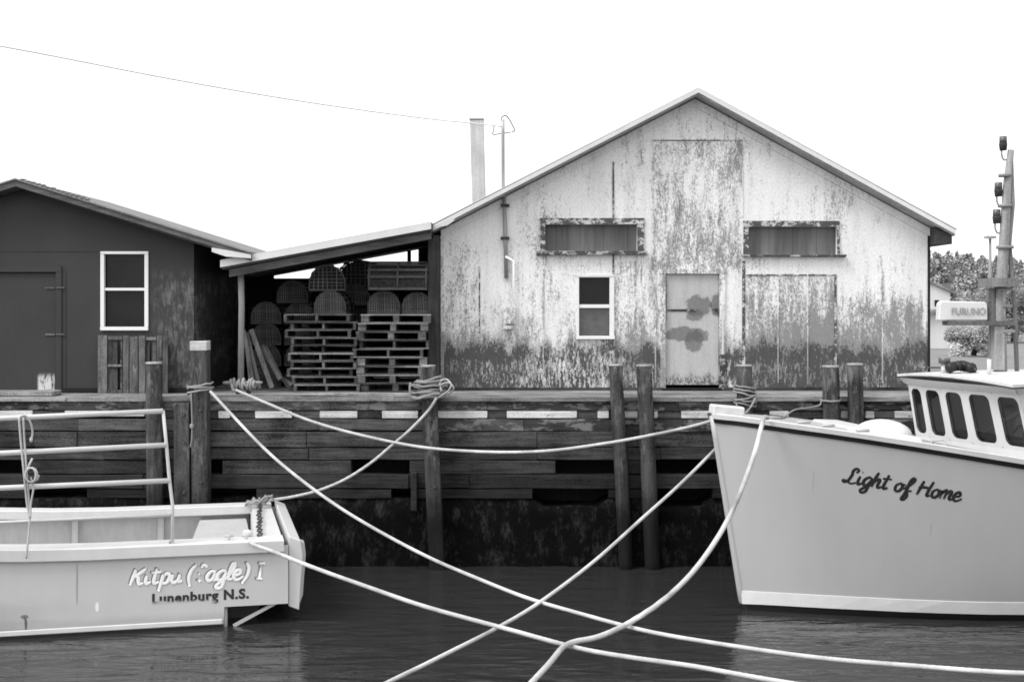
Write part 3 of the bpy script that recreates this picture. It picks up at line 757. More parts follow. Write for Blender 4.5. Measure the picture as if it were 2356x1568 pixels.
f = MB(); f.box(dr_[0] + .01, dr_[1] - .012, DS + .03, DS + .07, dr_[2] + .01, dr_[3] - .012, .75); door = f.build('door', M['shed'], shed)
f = MB(); f.box(dr_[1] + .004, dd(142), DS - .022, DS - .001, DECK, dr_[3], 1.0); f.box(dr_[0], dd(142), DS - .026, DS - .001, dr_[3] + .004, tz(612), 1.6); f.build('door_frame', M['shed'], shed)
for y in (660, 767):
    f = MB(); f.box(dd(103), dd(126), DS + .012, DS + .029, tz(y + 4), tz(y), 1); f.box(dd(131), dd(150), DS - .04, DS - .023, tz(y + 3), tz(y), 1.); f.build('hinge', M['greyfascia'], door)
f = MB(); f.box(SXL, dd(231), DS - .008, DS - .001, tz(579), tz(576), .5); f.box(dd(150), dd(152), DS - .008, DS - .001, DECK, tz(620), .6); f.build('joint_strip', M['shed'], shed)
f = MB(); f.box(dd(145), SXR + .01, DS - .06, DS - .002, DECK - .01, DECK + .08, .4); f.build('base_board', M['dark_wood'], shed)

# leaning board panel in front of shed
DPn = DS - .22
pn = thing('board_panel', P(306, 905, DPn), 'grey weathered board panel with slots leaning on the dark shed under its window', 'board panel')
def pbox(m, x0, x1, y0, y1, dd_=0.0, t=.03, tone=1.0):
    q = lambda x, y: P(x, y, DPn + dd_ + (905 - y) / 135.0 * .13)
    A_, B_, C_, D_ = q(x0, y1), q(x1, y1), q(x1, y0), q(x0, y0); m.prism([A_, B_, C_, D_], (0, t, 0), tone)
for (x0, x1, y0, tone) in ((225, 247, 771, 1.25), (283, 297, 772, 1.1), (298, 318, 774, 1.0), (319, 335, 772, 1.15), (374, 387, 773, .7), (361, 373, 772, 1.2)):
    m = MB(); pbox(m, x0, x1 - 1, y0, 905, 0, .03, tone); m.build('board', M['hatch'], pn, bevel=.004)
for (x0, x1, y0, y1, tone) in ((248, 282, 773, 781, .8), (336, 360, 775, 782, 1.3), (248, 282, 838, 843, 1.5), (336, 361, 836, 842, 1.5), (248, 282, 896, 905, .8), (336, 360, 862, 905, .8)):
    m = MB(); pbox(m, x0, x1 - .5, y0, y1, .004, .026, tone); m.build('rail', M['hatch'], pn)
m = MB(); pbox(m, 249, 270, 782, 896, .04, .02, .6); pbox(m, 277, 282, 782, 896, .04, .02, .6); pbox(m, 336, 344, 783, 862, .04, .02, .6); pbox(m, 349, 360, 783, 862, .04, .02, .8); m.build('backing', M['hatch'], pn)

# ================================================================== PALLETS
def make_pallet(W_=1.14, D_=0.95, H_=.118, blocks=.07, label='', thick=False):
    root = thing('pallet', (0, 0, 0), label, 'pallet', 'wooden pallets stacked in the lean-to')
    m = MB(); n = 6
    for i in range(n):
        y = i * (D_ - .1) / (n - 1); m.box(-W_ / 2 + random.uniform(-.015, .015), W_ / 2 + random.uniform(-.015, .015), y, y + .1, H_ - .018, H_ + .001, random.uniform(.9, 1.5), .003); m.build('top_board', M['pallet'], root); m = MB()
    for y in (0, D_ / 2 - .05, D_ - .1): m = MB(); m.box(-W_ / 2, W_ / 2, y, y + .1, 0, .016, random.uniform(.7, 1.1), .002); m.build('bottom_board', M['pallet'], root)
    for i, x in enumerate((-W_ / 2 + blocks / 2, 0, W_ / 2 - blocks / 2)):
        m = MB(); b_ = blocks if i != 1 else blocks * .75
        m.box(x - b_ / 2, x + b_ / 2, .004, D_ - .004, .0165, H_ - .0185, random.uniform(.9, 1.3) if thick else random.uniform(.5, .9)); m.build('stringer', M['pallet'], root)
    return root
ordn = ['lowest', 'second from the bottom', 'third from the bottom', 'fourth from the bottom', 'fifth from the bottom', 'sixth from the bottom', 'seventh from the bottom', 'third from the top', 'second from the top', 'topmost']
pa = make_pallet(1.13, .95, .1335, .05); pb = make_pallet(1.2, 1.0, .1475, .13, thick=True)
pc = make_pallet(1.2, 1.0, .1475, .05); 
# the plain stack (10) and the stout stack (9)
xL_ = P(742, 0, 22.25).x; xR_ = P(903, 0, 22.2).x
used = set()
def putp(src, loc, rz, label):
    if src.name not in used:
        used.add(src.name); src.location = loc; src.rotation_euler = (0, 0, rz); src['label'] = label; return src
    return dup(src, loc, rz, label)
offs = [9, 5, -3, 4, -1, 2, 5, -5, 3, -7]
for i in range(10):
    q = putp(pa, (xL_ + offs[i] * .011, 22.1 + random.uniform(-.06, .04), DECK + .002 + i * .1345), R(random.uniform(-3, 3)), 'thin-boarded pallet, %s of the left pallet stack by the loose planks' % ordn[i])
ordr = ordn[:6] + ordn[7:]
offr = [5, 1, -2, 0, -6, 3, -2, 2, 6]
for i in range(9):
    src = pb if i in (0, 1, 2, 3, 6, 7, 8) else pc
    putp(src, (xR_ + offr[i] * .011, 22.1 + random.uniform(-.06, .04), DECK + .002 + i * .149), R(random.uniform(-3, 3)), 'thick-ended pallet, %s of the right pallet stack beside the barn' % ordr[i])
for r_ in (pa, pb, pc):
    if r_.name not in used: bpy.data.objects.remove(r_)

# ================================================================== LOBSTER TRAPS
def make_trap(name, netmat, dens=9):
    root = thing('lobster_trap', (0, 0, 0), '', 'lobster trap', 'lobster traps piled in the lean-to')
    Wt, Ht, Lt = .56, .40, .85
    def arc(t, y, s=1.0):
        a = math.pi * t; return Vector((-math.cos(a) * Wt / 2 * s * (1.0 if True else 1), y, .03 + (math.sin(a) ** .75) * (Ht - .03) * s))
    m = MB()
    m.box(-Wt / 2, -Wt / 2 + .035, 0, Lt, 0, .035); m.box(Wt / 2 - .035, Wt / 2, 0, Lt, 0, .035)
    for y in (0, Lt / 2, Lt - .03): m.box(-Wt / 2 + .036, Wt / 2 - .036, y, y + .03, .002, .03)
    for i in range(4): m.box(-Wt / 2 + .09 + i * .11, -Wt / 2 + .13 + i * .11, .031, Lt - .031, .004, .018)
    m.build('base_frame', M['trap'], root)
    for y in (.015, Lt / 2, Lt - .015):
        m = MB(); m.tube([arc(i / 12, y) for i in range(13)], .013, 6); m.build('bow', M['trap'], root)
    m = MB()
    for i in range(1, 10):
        a_ = arc(i / 10, 0, 1.04); d_ = arc(i / 10 + .01, 0, 1.04) - a_; up = Vector((d_.z, 0, -d_.x)).normalized()
        m.bar(a_ + Vector((0, -.01, 0)), a_ + Vector((0, Lt + .01, 0)), .04, .010, random.uniform(.7, 1.2), up)
    m.build('laths', M['trap'], root)
    m = MB(); n = dens
    for yy in (.006, Lt - .004):
        m = MB()
        for i in range(1, n):
            x = -Wt / 2 + Wt * i / n; c = -x / (Wt / 2); hz = .03 + (max(0, 1 - (2 * x / Wt) ** 2) ** .375) * (Ht - .03)
            m.bar((x + random.uniform(-.006, .006), yy, .02), (x + random.uniform(-.01, .01), yy, hz - .012), .011, .008, random.uniform(.6, 1.5), Vector((0, 1, 0)))
        for j in range(1, n - 1):
            z = .03 + (Ht - .03) * j / (n - 1); wv = Wt / 2 * math.sqrt(max(0, 1 - ((z - .03) / (Ht - .03)) ** 2.6))
            m.bar((-wv, yy + .006, z), (wv, yy + .006, z + random.uniform(-.008, .008)), .009, .008, random.uniform(.6, 1.5), Vector((0, 1, 0)))
        m.build('end_netting', netmat, root)
    m = MB(); m.grid([[arc(i / 14, y, .96) for i in range(15)] for y in (.03, Lt - .03)], smooth=True); m.build('twine_lining', M['lining'], root, fixn=False)
    m = MB(); m.face([arc(i / 14, Lt * .10, .955) for i in range(15)]); m.build('partition', M['lining'], root, fixn=False)
    return root
tA = make_trap('a', M['net'], 15); tB = make_trap('b', M['netpale'], 8)
def putt(src, px, py, d, label, rz=0, sc=1.0, ry=0):
    p = P(px, py, d)
    q = src if src.name not in used else dup(src, p, rz, label)
    used.add(src.name); q.location = p; q.rotation_euler = (0, ry, rz); q['label'] = label; q.scale = (sc, sc, sc); return q
def colz(d, z): return HY + (EYE - z) * F / d
dt = 23.45
for (px, nm) in ((612, 'leftmost trap column behind the loose planks'), (689, 'second trap column, behind the left pallet stack'), (819, 'third trap column, seen between the two pallet stacks')):
    for i, w_ in enumerate(('lowest trap', 'trap second from the bottom', 'trap third from the bottom', 'top trap')):
        lab = '%s of the %s' % (w_, nm)
        putt(tA, px, colz(dt, DECK + .003 + i * .385), dt + random.uniform(-.03, .03), lab, R(random.uniform(-3, 3)), .98)
putt(tA, 673, colz(23.35, DECK + .003 + 4 * .385 + .0), 23.35, 'arched trap resting across the tops of the two left trap columns', R(4), 1.0)
zL = DECK + .002 + 10 * .1345 + .003; zR = DECK + .002 + 9 * .149 + .003
putt(tA, 759, colz(22.3, zL), 22.3, 'arched trap sitting directly on the left pallet stack', R(-3), .98, 0)
putt(tB, 753, colz(22.4, zL + .40), 22.4, 'trap with pale netting on top of the trap on the left pallets', R(9), 1.12)
q = putt(tB, 818, 660, 23.2, 'round dark trap with pale net streaks against the sky in mid-pile', R(-6), 1.2)
putt(tA, 816, 702, 23.15, 'dark trap directly under the round trap, between the two stacks', R(3), .98)
putt(tA, 883, colz(22.35, zR), 22.35, 'left one of the two arched traps on the right pallet stack', R(2), 1.0)
putt(tA, 959, colz(22.35, zR), 22.35, 'right one of the two arched traps on the right pallet stack', R(-2), .93)
putt(tA, 985, colz(22.5, zR + .42), 22.5, 'long trap lying sideways across the two arched traps on the right stack', R(90), 1.2)

# loose planks leaning
planks = [((561, 760), (584, 890), 8), ((568, 765), (598, 893), 7), ((578, 758), (626, 892), 10), ((603, 795), (645, 872), 9), ((611, 796), (648, 868), 6), ((640, 862), (672, 885), 7), ((600, 806), (668, 893), 7), ((566, 790), (578, 895), 6)]
plab = ['steep grey plank leaning right beside the lean-to post', 'second steep plank from the lean-to post', 'longest loose plank, leaning away from the lean-to post', 'short wide plank leaning in the gap before the trap columns', 'thin plank leaning just above the short wide plank', 'short plank fallen against the left pallet stack foot', 'low slanting plank reaching to the left pallet stack foot', 'darkest plank, standing closest behind the lean-to post']
for i, ((x0, y0), (x1, y1), w) in enumerate(planks):
    d = 22.05 + i * .055; m = MB(); A_ = P(x0, y0, d + .25); B_ = P(x1, y1, d); B_.z = max(B_.z, DECK + .03)
    m.bar(B_, A_, w / 134.0 * 1.1, .03, random.uniform(.8, 1.4), Vector((0, 1, 0))); o = m.build('loose_plank', M['plank'], origin=B_)
    tag(o, plab[i], 'plank', 'loose planks leaning in the lean-to')

# ================================================================== ROPE FITTINGS ON WHARF
def wrap(m, c, rad, z0, z1, turns, rr, sq=1.0, jit=.01, tilt=.0):
    pts = []; n = 14
    for i in range(int(turns * n) + 1):
        a = 2 * math.pi * i / n; t = i / (turns * n)
        pts.append(Vector((c.x + math.cos(a) * rad * (1 + random.uniform(-jit, jit)), c.y + math.sin(a) * rad * sq, z0 + (z1 - z0) * t + tilt * math.cos(a) + random.uniform(-jit, jit) * .5)))
    m.tube(pts, rr, 6, random.uniform(.8, 1.15))
c = P(461, 890, DE - .18); m = MB()
wrap(m, c, .205, P(0, 907, 20.87).z, P(0, 883, 20.87).z, 2.0, .017, 1.0, .02, .025); wrap(m, c, .21, P(0, 898, 20.87).z, P(0, 886, 20.87).z, 1.0, .016, 1.0, .02, -.03)
m.tube(spline([P(440, 905, 20.68), P(441, 940, 20.66), P(442, 975, 20.66), P(441, 1010, 20.66), P(438, 1028, 20.66)]), .013, 6, .9); m.ball(P(441, 980, 20.65), .035, .03, .045)
o = m.build('rope_hitch', M['ropedark'], origin=c); tag(o, 'rope hitch round the pale-topped pile with a knotted tail hanging down', 'rope', 'rope hitches on the wharf')
c = P(987, 895, DE - .2); m = MB()
for i in range(17):
    t = i / 16; z = P(0, 874 + t * 38, 20.85).z; x = c.x + random.uniform(-.035, .045)
    wrap(m, Vector((x, c.y, 0)), .20 + random.uniform(-.02, .10), z, z - random.uniform(-.03, .05), 1.08, random.uniform(.017, .023), .85, .03, random.uniform(-.02, .06))
m.tube(spline([P(944, 880, 20.6), P(943, 895, 20.55), P(946, 912, 20.55), P(962, 917, 20.55), P(988, 908, 20.5), P(1012, 905, 20.55)]), .018, 6, 1.)
m.tube(spline([P(1008, 915, 20.6), P(1030, 900, 20.6), P(1038, 885, 20.6), P(1026, 872, 20.7), P(1012, 880, 20.7), P(1016, 900, 20.6)]), .017, 6, 1.3)
m.tube(spline([P(1010, 885, 20.6), P(1032, 880, 20.6), P(1044, 893, 20.6), P(1030, 908, 20.7)]), .014, 6, 1.4)
o = m.build('rope_coil', M['ropedark'], origin=c); tag(o, 'thick bundle of rope wound round the pile at the barn corner', 'rope', 'rope hitches on the wharf')
c = P(1714, 905, DE - .18); m = MB()
for i in range(6): wrap(m, Vector((c.x + random.uniform(-.01, .01), c.y, 0)), .175, P(0, 888 + i * 8, 20.87).z, P(0, 890 + i * 8, 20.87).z, 1.0, .015, 1.0, .02, random.choice((-1, 1)) * random.uniform(.02, .05))
m.tube(spline([P(1693, 925, 20.65), P(1700, 945, 20.62), P(1712, 955, 20.6), P(1722, 945, 20.6), P(1735, 920, 20.65)]), .014, 6)
m.tube(spline([P(1738, 915, 20.66), P(1728, 935, 20.2), P(1708, 957, 19.0)]), .016, 6)
o = m.build('rope_hitch', M['ropedark'], origin=c); tag(o, 'crossed turns of rope round the pile right of the barn door', 'rope', 'rope hitches on the wharf')
c = P(1911, 918, DE - .18); m = MB(); wrap(m, c, .155, P(0, 918, 20.87).z, P(0, 922, 20.87).z, 1.1, .017, 1.0, .02, .01)
m.tube(spline([P(1890, 920, 20.7), P(1885, 932, 20.68), P(1860, 938, 20.5), P(1830, 942, 20.1), P(1812, 952, 19.6), P(1800, 960, 19.1), P(1770, 962, 18.6)]), .014, 6)
o = m.build('rope_hitch', M['ropedark'], origin=c); tag(o, 'thin pale line tied round the left foredeck pile and running to the boat', 'rope', 'rope hitches on the wharf')
# cleat with rope
c = P(558, 900, DE + .12); cl = thing('mooring_cleat', c, 'iron mooring cleat with rope piled on it at the wharf edge by the lean-to post', 'cleat')
m = MB(); m.tube([P(513, 880, DE + .1), P(520, 880, DE + .1), P(596, 880, DE + .1), P(604, 879, DE + .1)], [.018, .03, .03, .016], 10); m.build('horn', M['ropedark'], cl)
m = MB(); m.tube([P(548, 906, DE + .1), P(550, 880, DE + .1)], .04, 8); m.tube([P(572, 906, DE + .1), P(570, 880, DE + .1)], .04, 8); m.build('stem', M['dark_metal'], cl)
m = MB()
for i in range(9):
    x = 535 + i * 6.2; cc = P(x, 884, DE + .1); tl = random.uniform(-.03, .03); pts = []
    for j in range(12):
        a = 2 * math.pi * j / 12; pts.append(cc + Vector((math.sin(a) * tl + (a - 3.1) * .006, math.cos(a) * .085, math.sin(a) * (.075 + .02 * math.sin(i * 2.1)))))
    m.tube(pts, .024, 6, random.uniform(.8, 1.2), closed=True)
m.tube(spline([P(533, 885, DE), P(537, 897, DE - .05), P(545, 896, DE - .08)]), .024, 6)
o = m.build('rope_turns', M['ropedark'], origin=c); tag(o, 'turns of pale rope heaped over the iron cleat', 'rope', 'rope hitches on the wharf')

# ================================================================== RIGHT BOAT
TH_ = R(-10); O = Vector((3.27, 18.05, 0)); AFT = Vector((math.cos(TH_), -math.sin(TH_), 0)); PORT = Vector((math.sin(-TH_), -math.cos(TH_), 0))
def BL(u, v, w): return O + AFT * u + PORT * v + Vector((0, 0, w))
def interp(tab, x):
    if x <= tab[0][0]: return tab[0][1]
    for i in range(len(tab) - 1):
        if x <= tab[i + 1][0]:
            a0, b0 = tab[i]; a1, b1 = tab[i + 1]; t = (x - a0) / (a1 - a0); return b0 + (b1 - b0) * t
    return tab[-1][1]
def sm(tab, x, h=.35): return (interp(tab, x - h) + interp(tab, x) * 2 + interp(tab, x + h)) / 4
SHEER_Z = [(-.5, 2.76), (1, 2.56), (2, 2.39), (3.2, 2.17), (5, 1.80), (7, 1.5), (12, 1.35)]
SHEER_B = [(0, .04), (.35, .42), (.8, .82), (1.5, 1.28), (2.4, 1.70), (3.4, 1.98), (5, 2.15), (9, 2.15), (12, 2.0)]
WL_B = [(0, .03), (.5, .24), (1, .46), (2, .84), (3.2, 1.18), (5, 1.45), (12, 1.5)]
NW = 16
def hullpt(t, s, off=0.0):
    """t: 0 stem .. 12 aft distance ; s: 0 keel, 1 sheer"""
    zs_ = sm(SHEER_Z, t - .45)
    zlo = -.45; z = zlo + (zs_ - zlo) * s
    fr = max(0.0, z) / zs_; rake = -.45 * fr * max(0, 1 - t / 4.0) + (.0 if z > 0 else .5 * (-z) * max(0, 1 - t / 3))
    b = interp(WL_B, t) + (interp(SHEER_B, t) - interp(WL_B, t)) * (fr ** (1.3 - .55 * min(1, max(0, (t - .4) / 2.2)))) if z >= 0 else interp(WL_B, t) * (1 + z * 1.2)
    return t + rake, b, z
ts = [0, .08, .2, .35, .55, .8, 1.1, 1.5, 2, 2.5, 3, 3.6, 4.3, 5, 6, 7, 8, 9, 10, 11, 12]
def hull_rows(side, s0=0, s1=1, extra=0.0):
    rows = []
    for t in ts:
        r = []
        for i in range(NW + 1):
            s = s0 + (s1 - s0) * i / NW; u, b, z = hullpt(t, s); r.append(BL(u, side * (b + extra), z))
        rows.append(r)
    return rows
boat = thing('fishing_boat', O, 'big pale fishing boat with a high bow and wheelhouse moored at the right', 'boat', None)
M['hullR'] = hull_paint('pale grey hull', 0.46, 0.02, 0.10, stains=((5.6, 1.3, .008, .10, .36), (4.1, 1.9, .008, .14, .36)))
hm = MB(); hm.grid(hull_rows(1)); hm.grid(list(reversed(hull_rows(-1))))
hm.face([BL(12, b_, z_) for (b_, z_) in ((-2, 1.35), (2, 1.35), (1.6, -.4), (-1.6, -.4))])
hull = hm.build('hull', M['hullR'], boat, fixn=False, weld=True)
bvhR = BVHTree.FromPolygons([tuple(p) for p in hm.v], hm.f)
# stem edge
m = MB(); m.tube([BL(*(lambda q: (q[0] - .01, 0, q[2]))(hullpt(0, i / 10))) for i in range(11)], .05, 8); m.build('stem', M['hullR'], boat)
# boot stripe / spray rail following hull at z .12-.27
def strip(z0, z1, o0, o1, side, t0=0.0, t1=12.0):
    rows = []
    for t in ts:
        if t < t0 or t > t1: continue
        zs_ = sm(SHEER_Z, t - .45); q = []
        za, zb_ = (z0(t) if callable(z0) else z0), (z1(t) if callable(z1) else z1)
        for (z, o_) in ((za, -.02), (za, o0), (zb_, o1), (zb_ + .012, -.02)):
            s = (z + .45) / (zs_ + .45); u, b, zz = hullpt(t, s); q.append(BL(u - (o_ if t < .1 else 0), side * (b + o_), z))
        rows.append(q)
    return rows
m = MB()
for sd in (1, -1): m.grid(strip(.10, .275, .035, .012, sd), smooth=False)
m.build('boot_stripe', M['white'], boat)
# rub rail and bulwark cap
zt = lambda dz: (lambda t: sm(SHEER_Z, t - .45) + dz)
m = MB()
for sd in (1, -1): m.grid(strip(zt(-.10), zt(-.035), .02, .035, sd), smooth=False)
m.build('dark_band', M['letter_dark'], boat)
m = MB()
for sd in (1, -1):
    m.grid(strip(zt(-.035), zt(.03), .055, .055, sd), smooth=False)
m.build('sheer_rail', M['white'], boat)
m = MB()   # foredeck with crown, covers between rails
for a_, b_ in zip(ts[:-1], ts[1:]):
    if a_ > 11: break
ro = []
for t in ts:
    u, b, z = hullpt(t, 1); r = []
    for i in range(9):
        v = -1 + i / 4; r.append(BL(u, v * b, z + .03 + (.02 if t < 4 else -.0) * (1 - v * v) - .035 * (abs(v) < .9)))
    ro.append(r)
m.grid(ro); M['deckpaint'] = paint('grey deck paint', .36, .25, .7)
m.build('foredeck', M['deckpaint'], boat)
# toe rail near bow and bow block
m = MB(); 
q0 = BL(-.47, 0, 2.76); m.box(-.02, .44, -.11, .11, 0, .14, 1, 0, Matrix.Translation(q0 + Vector((0, 0, .0))) @ Matrix.Rotation(-TH_, 4, 'Z') @ Matrix.Rotation(R(5.5), 4, 'Y'))
m.build('bow_chock', M['white'], boat, bevel=.02)
# small rail bits on foredeck edge
m = MB()
for t in (.9, 1.15, 1.5):
    u, b, z = hullpt(t, 1); c = BL(u, b - .08, z + .07); m.tube([c - AFT * .09, c + AFT * .09], .022, 6)
m.build('deck_fitting', M['metal'], boat)
# cabin trunk with rounded hatch
rz_ = -TH_
def lbox(m, u0, u1, v0, v1, w0, w1, tone=1, slope=0.0):
    c = [BL(u, v, w + slope * (u - u0)) for u in (u0, u1) for v in (v0, v1) for w in (w0, w1)]
    i = len(m.v); m.v += c
    for q in ((0, 1, 3, 2), (4, 6, 7, 5), (0, 4, 5, 1), (2, 3, 7, 6), (0, 2, 6, 4), (1, 5, 7, 3)): m.f.append(tuple(i + k_ for k_ in q)); m.t.append(tone); m.sm.append(False)
c1 = P(1985, 995, 17.6)
m = MB(); 
m.prism([P(1950, 981, 17.7), P(2010, 983, 17.7), P(2125, 1008, 17.0), P(2125, 1035, 17.0), P(2030, 1022, 17.3), P(1950, 1004, 17.7)], BL(0, -1.25, 0) - BL(0, 0, 0)); M['trunkpaint'] = paint('dull white paint', .50, .15, .6)
m.build('trunk_cabin', M['trunkpaint'], boat, bevel=.03)
m = MB(); cc = P(2030, 1000, 18.0); m.ball(cc, .40, .45, .22, 24, 8, 1.0, -.1); m.build('hatch_dome', M['white'], boat)
# wheelhouse: explicit plan of the windscreen
xe = [2097, 2127, 2171, 2222, 2288, 2352]
ys = [1000, 1005, 1012, 1020, 1029, 1040]; yh = [886, 889, 895, 902, 907, 914]
ds = [19.45, 19.15, 18.7, 18.24, 17.74, 17.25]
tops = [P(x - 6, y - 6, d) for x, y, d in zip(xe, yh, ds)]
bots = [P(x + 12 + i * 2.4, y + 6, d) for i, (x, y, d) in enumerate(zip(xe, ys, ds))]
SILL = 2.31; HEAD = 3.09; BASE = 1.9; RZ = 3.24
def fixz(p, z): return Vector((p.x, p.y, z))
tp = [fixz(p, HEAD) for p in tops]; bt = [fixz(p, SILL) for p in bots]
# lower cabin front, sides
back = (bt[-1] - bt[0]).normalized(); nrm = Vector((-back.y, back.x, 0)); nrm = nrm if nrm.x > 0 else -nrm   # aft direction of the house
LH = 2.6
wh = boat
m = MB()
m.grid([[fixz(p + nrm * .02, BASE - .3) for p in bt], bt], smooth=False)
m.face([bt[-1], bt[-1] + nrm * LH, fixz(bt[-1] + nrm * LH, BASE - .3), fixz(bt[-1], BASE - .3)])
m.face([bt[0], bt[0] + nrm * LH, fixz(bt[0] + nrm * LH, BASE - .3), fixz(bt[0], BASE - .3)])
m.build('cabin_front', M['white'], boat, fixn=False, solid=.03)
# window band: frame pieces with rounded window openings
def lerp2(p00, p10, p01, p11, a, b): return (p00.lerp(p10, a)).lerp(p01.lerp(p11, a), b)
wm = MB(); gm = []
def pane(p00, p10, p01, p11, ax0, ax1, b0, b1):
    # frame around rounded rectangle opening; outer quad corners b=0 bottom..1 top
    nseg = 4; rr_a = .09 / (p10 - p00).length; rr_b = .09 / (p01 - p00).length
    inner = []
    for (ca, cb, s0) in ((ax1 - rr_a, b1 - rr_b, 0), (ax0 + rr_a, b1 - rr_b, 1), (ax0 + rr_a, b0 + rr_b, 2), (ax1 - rr_a, b0 + rr_b, 3)):
        for i in range(nseg + 1):
            a = math.pi / 2 * (s0 + i / nseg); inner.append((ca + rr_a * math.cos(a), cb + rr_b * math.sin(a)))
    outer = []
    for (a, b) in inner:
        dx, dy = a - .5, b - .5; k_ = min(.5 / abs(dx) if abs(dx) > 1e-6 else 9, .5 / abs(dy) if abs(dy) > 1e-6 else 9); outer.append((.5 + dx * k_, .5 + dy * k_))
    # put exact corners in
    corners = [(1, 1), (0, 1), (0, 0), (1, 0)]
    for ci, c in enumerate(corners): outer[ci * (nseg + 1) + nseg // 2] = c
    n = len(inner)
    for i in range(n):
        j = (i + 1) % n
        wm.face([lerp2(p00, p10, p01, p11, *outer[i]), lerp2(p00, p10, p01, p11, *outer[j]), lerp2(p00, p10, p01, p11, *inner[j]), lerp2(p00, p10, p01, p11, *inner[i])])
    g = MB(); pts = [lerp2(p00, p10, p01, p11, *q) + nrm_in * .025 for q in inner]; g.face(pts)
    s_ = MB(); s_.tube([lerp2(p00, p10, p01, p11, *q) for q in inner], .010, 5, closed=True)
    gm.append((g, s_))
nrm_in = nrm
for i in range(5): pane(bt[i], bt[i + 1], tp[i], tp[i + 1], .16, .86 if i < 4 else .9, .07, .93)
sb0, sb1 = bt[-1], bt[-1] + nrm * LH; st0, st1 = tp[-1], tp[-1] + nrm * (LH + .1)
nrm_in = Vector((nrm.y, -nrm.x, 0)) * -1
if nrm_in.y < 0: nrm_in = -nrm_in
for i in range(3): pane(sb0.lerp(sb1, i / 3), sb0.lerp(sb1, (i + 1) / 3), st0.lerp(st1, i / 3), st0.lerp(st1, (i + 1) / 3), .12, .88, .08, .92)
wm.face([bt[0], bt[0] + nrm * LH, tp[0] + nrm * LH, tp[0]])
wm.build('window_frame', M['white'], boat, fixn=False, solid=.03)
# glass: clear enough to see through a little
k = NT('clear cabin glass'); k.b.inputs['Base Color'].default_value = (.8, .8, .8, 1); k.b.inputs['Transmission Weight'].default_value = .0
k.n.remove(k.b); tr = k.n.new('ShaderNodeBsdfTransparent'); gl = k.n.new('ShaderNodeBsdfGlossy'); gl.inputs['Roughness'].default_value = .02; mx = k.n.new('ShaderNodeMixShader')
lw = k.n.new('ShaderNodeFresnel'); lw.inputs[0].default_value = 1.5; tr.inputs[0].default_value = (.45, .45, .45, 1)
k.t.links.new(lw.outputs[0], mx.inputs[0]); k.t.links.new(tr.outputs[0], mx.inputs[1]); k.t.links.new(gl.outputs[0], mx.inputs[2]); k.t.links.new(mx.outputs[0], k.out.inputs[0])
M['clear'] = k.m
for (g, s_) in gm:
    w = g.build('window', M['clear'], boat, fixn=False); s_.build('gasket', M['black'], w)
# roof with visor
rp = []
for (x, d) in ((2064, 19.55), (2096, 19.1), (2142, 18.62), (2192, 18.15), (2255, 17.6), (2330, 16.95)):
    rp.append(Vector(((x - 1178) * d / F, d, 0)))
roof_top = []; roof_lo = []
top = []
nb = 5
for j in range(nb):
    t = j / (nb - 1); r = []
    for i, p in enumerate(rp):
        v = i / (len(rp) - 1) * 2 - 1; r.append(Vector((p.x, p.y, RZ + .06 * (1 - v * v) + .02 * math.sin(t * 3.1))) + nrm * (LH + .5) * t)
    top.append(r)
m = MB(); m.grid(top); m.grid([[p - Vector((0, 0, .045)) for p in r] for r in top]); 
m.grid([top[0], [p - Vector((0, 0, .045)) for p in top[0]]], smooth=False)
m.grid([[r[-1] for r in top], [r[-1] - Vector((0, 0, .045)) for r in top]], smooth=False); m.grid([[r[0] for r in top], [r[0] - Vector((0, 0, .045)) for r in top]], smooth=False)
rf = m.build('cabin_roof', M['white'], boat, fixn=False)
m = MB(); m.tube([p - Vector((0, 0, .05)) for p in top[0]] + [p[-1] - Vector((0, 0, .05)) for p in top[1:]], .013, 6); m.build('drip_edge', M['dark_metal'], rf)
# visor panel below roof edge down to window heads
vis_lo = [fixz(p - nrm * .02, HEAD - .01) for p in tp]
vis_hi = [Vector((p.x, p.y, RZ - .05)) + nrm * .04 for p in rp]
m = MB(); m.grid([vis_lo, [a_.lerp(b_, .5) + Vector((0, 0, -.02)) for a_, b_ in zip(vis_lo, vis_hi)], vis_hi]); m.face([vis_lo[-1], vis_hi[-1], vis_hi[-1] + nrm * (LH + .3), vis_lo[-1] + nrm * LH]); m.face([vis_lo[0], vis_hi[0], vis_hi[0] + nrm * (LH + .3), vis_lo[0] + nrm * LH]); m.build('visor', M['white'], boat, fixn=False)
# interior: back bulkhead, wheel post, console
m = MB(); bA = bt[0] + nrm * LH; bB = bt[-1] + nrm * LH; 
def bb(t, z): return fixz(bA.lerp(bB, t), z)
for (t0, t1, z0, z1) in ((0, 1, 1.6, 2.35), (0, .12, 2.35, 3.2), (.40, .5, 2.35, 3.2), (.88, 1, 2.35, 3.2), (0, 1, 3.0, 3.2), (.5, .62, 2.35, 3.0)): m.face([bb(t0, z0), bb(t1, z0), bb(t1, z1), bb(t0, z1)])
m.face([fixz(bA, 1.6), fixz(bB, 1.6), fixz(bt[-1], 1.6), fixz(bt[0], 1.6)])
m.build('bulkhead', M['dark_wood'], boat, fixn=False)
m = MB(); q = bt[1].lerp(bt[4], .5) + nrm * .35; m.box(-.25, .25, -.7, .7, -.6, .1, .6, 0, Matrix.Translation(q) @ Matrix.Rotation(-TH_ + .15, 4, 'Z')); m.build('console', M['metal'], boat)
m = MB(); q = bt[2].lerp(bt[3], .1) + nrm * 1.0; m.tube(spline([q + Vector((0, 0, -.4)), q + Vector((.02, 0, .1)), q + Vector((.05, 0, .4))]), .09, 8, .9); m.ball(q + Vector((.04, 0, .38)), .12, .12, .12); m.build('helm_seat', M['white'], boat)
